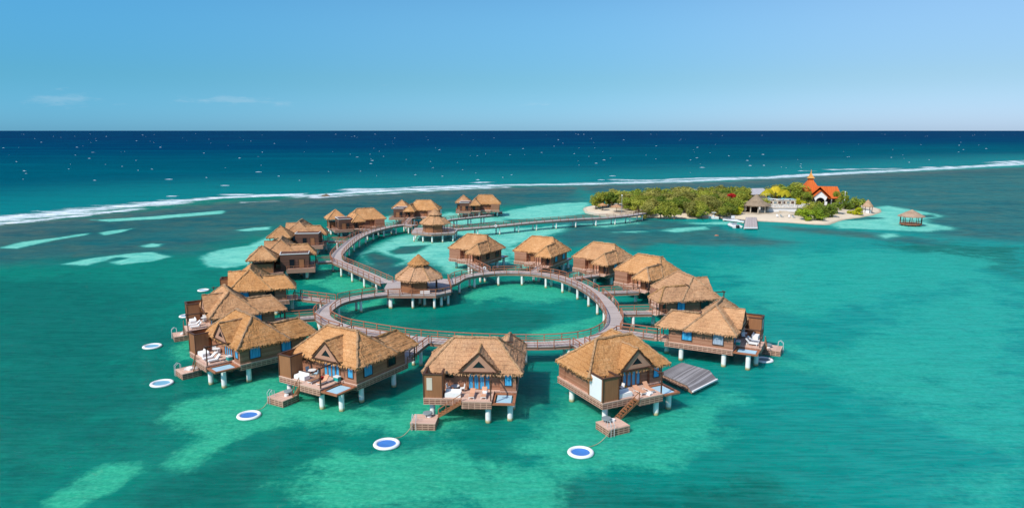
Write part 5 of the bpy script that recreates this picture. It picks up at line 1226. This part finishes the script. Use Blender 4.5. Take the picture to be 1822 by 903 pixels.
# jetties, boat, poles
def jetty(label, q, z, mat='walk', piles=True):
    t = thing('jetty', label, 'jetty'); pts = [at(u, v, z) for u, v in q]; a, b_, c, d = pts; L = (d - a).length; w_ = (b_ - a).length; mb = MB()
    mb.face([a, b_, c, d], [(0, 0), (0, w_), (L, w_), (L, 0)]); dz = Vector((0, 0, -.4))
    for k in range(4): mb.face([pts[k] + dz, pts[(k + 1) % 4] + dz, pts[(k + 1) % 4], pts[k]])
    mb.build('walk_deck', M[mat], t); MB().beam(a + Vector((0, -.08, -.25)), b_ + Vector((0, -.08, -.25)), .12, .5).build('front_beam', M['white'], t)
    ctr = (a + b_ + c + d) / 4
    for p in pts: p = p.lerp(ctr, .1); put('pile', PILE_S, t, (p.x, p.y, z - .35 - 2.55))
jetty('wide plank jetty in front of the thatched bar', [(1323.5, 404), (1348, 404), (1346, 386), (1327, 386)], 1.0)
jetty('narrow grey jetty running along the shore left of the boat', [(1286, 389), (1324, 393.5), (1325, 391), (1287, 386.5)], .9, 'greyplank')
def boat(label, p, rz, L, wd):
    t = thing('motorboat', label, 'boat', p, rz); hull = MB(); st = []
    for k in range(9):
        q = k / 8; h = wd / 2 * (1 - max(0, q - .45) ** 2 * 3.2); y = -L / 2 + L * q; h = max(.05, h); z = .75 + .3 * q * q
        st.append([(-h, y, z), (-h * .75, y, -.1), (0, y, -.35 + .3 * q * q), (h * .75, y, -.1), (h, y, z)])
    for a, b_ in zip(st, st[1:]):
        for j in range(4): hull.face([a[j], a[j + 1], b_[j + 1], b_[j]])
    hull.face(st[0][::-1])
    for a, b_ in zip(st, st[1:]): hull.face([(a[0][0], a[0][1], a[0][2] - .18), (b_[0][0], b_[0][1], b_[0][2] - .18), (b_[4][0], b_[4][1], b_[4][2] - .18), (a[4][0], a[4][1], a[4][2] - .18)])
    hull.build('hull', M['white'], t); MB().box(-wd * .28, wd * .28, -L * .05, L * .12, .6, 1.5).build('console', M['white'], t); MB().box(-wd * .42, wd * .42, -L * .22, L * .22, 2.5, 2.62).build('canopy', M['white'], t)
    for x in (-1, 1): MB().cyl(x * wd * .3, 0, .6, 2.5, .05, n=6).build('canopy_pole', M['steel'], t)
    for x in (-.35, .35): mb = MB(); mb.box(x - .22, x + .22, -L / 2 - .65, -L / 2 - .05, .3, 1.15); mb.box(x - .1, x + .1, -L / 2 - .5, -L / 2 - .2, -.4, .3); mb.build('outboard_motor', M['skin'], t)
    MB().box(-wd * .35, wd * .35, -L * .4, -L * .28, .55, .95).build('bench', M['cloth'], t)
p = at(1311, 406); boat('white motorboat with two black outboards moored beside the wide jetty', (p.x, p.y + 4.4, 0), R_(4), 8.0, 4.2)
p = at(1271, 389.5); boat('small white boat drawn up at the end of the narrow grey jetty', (p.x, p.y + 1, .05), R_(70), 4.2, 1.6)
for (u, v, h, lab) in ((1106, 379, 7.5, 'grey lamp post on the left beach beside the larger canopy'), (1502, 368, 6.5, 'white lamp post right of the orange roofed building')):
    p = at(u, v, 1.0); t = thing('lamp_post', lab, 'lamp post', (p.x, p.y, ground(p.x, p.y))); MB().cyl(0, 0, -.3, h, .12, .09, 8).build('pole', M['white' if u > 1200 else 'grey'], t); MB().ell((0, 0, h + .2), (.3, .3, .3)).build('lamp_globe', M['white'], t)
p = at(1304, 388, 1.0); t = thing('notice_board', 'white board on a post by the shore end of the narrow jetty', 'sign', (p.x, p.y, ground(p.x, p.y))); MB().box(-.08, .08, -.08, .08, -.2, 2.4).build('post', M['white'], t); MB().box(-.7, .7, -.14, -.085, 1.2, 2.6).build('board', M['white'], t)
mb = MB(); pl = PX([(1040, 373), (1043, 379.2), (1062, 383.2), (1085, 385.6), (1112, 387)]); c = np.array([60, 300.0])
for a, b_ in zip(pl, pl[1:]): mb.beam((*a, .35), (*b_, .35), .9, 1.0)
o = mb.build('sea_wall', M['stone']); tag(o, 'low pale stone sea wall curving round the left beach of the islet', 'sea wall')
def rock(u, v, r, lab, c='bark'):
    p = at(u, v); bm = bmesh.new(); bmesh.ops.create_icosphere(bm, subdivisions=3, radius=1)
    for vv in bm.verts: vv.co = vv.co * (1 + .35 * mnoise.noise(vv.co * 1.5 + Vector((u, v, 0)))); vv.co.x *= r * 1.5; vv.co.y *= r; vv.co.z *= r * .7
    me = bpy.data.meshes.new('rock'); bm.to_mesh(me); bm.free(); me.materials.append(M[c]); o = bpy.data.objects.new('rock', me); COL.objects.link(o); o.location = (p.x, p.y, 0); tag(o, lab, 'rock')
rock(580, 349, 1.6, 'small brown rock in the surf at the left')
rock(1275, 419, .5, 'small reddish brown rock in the dark shallows before the boat', 'rail')
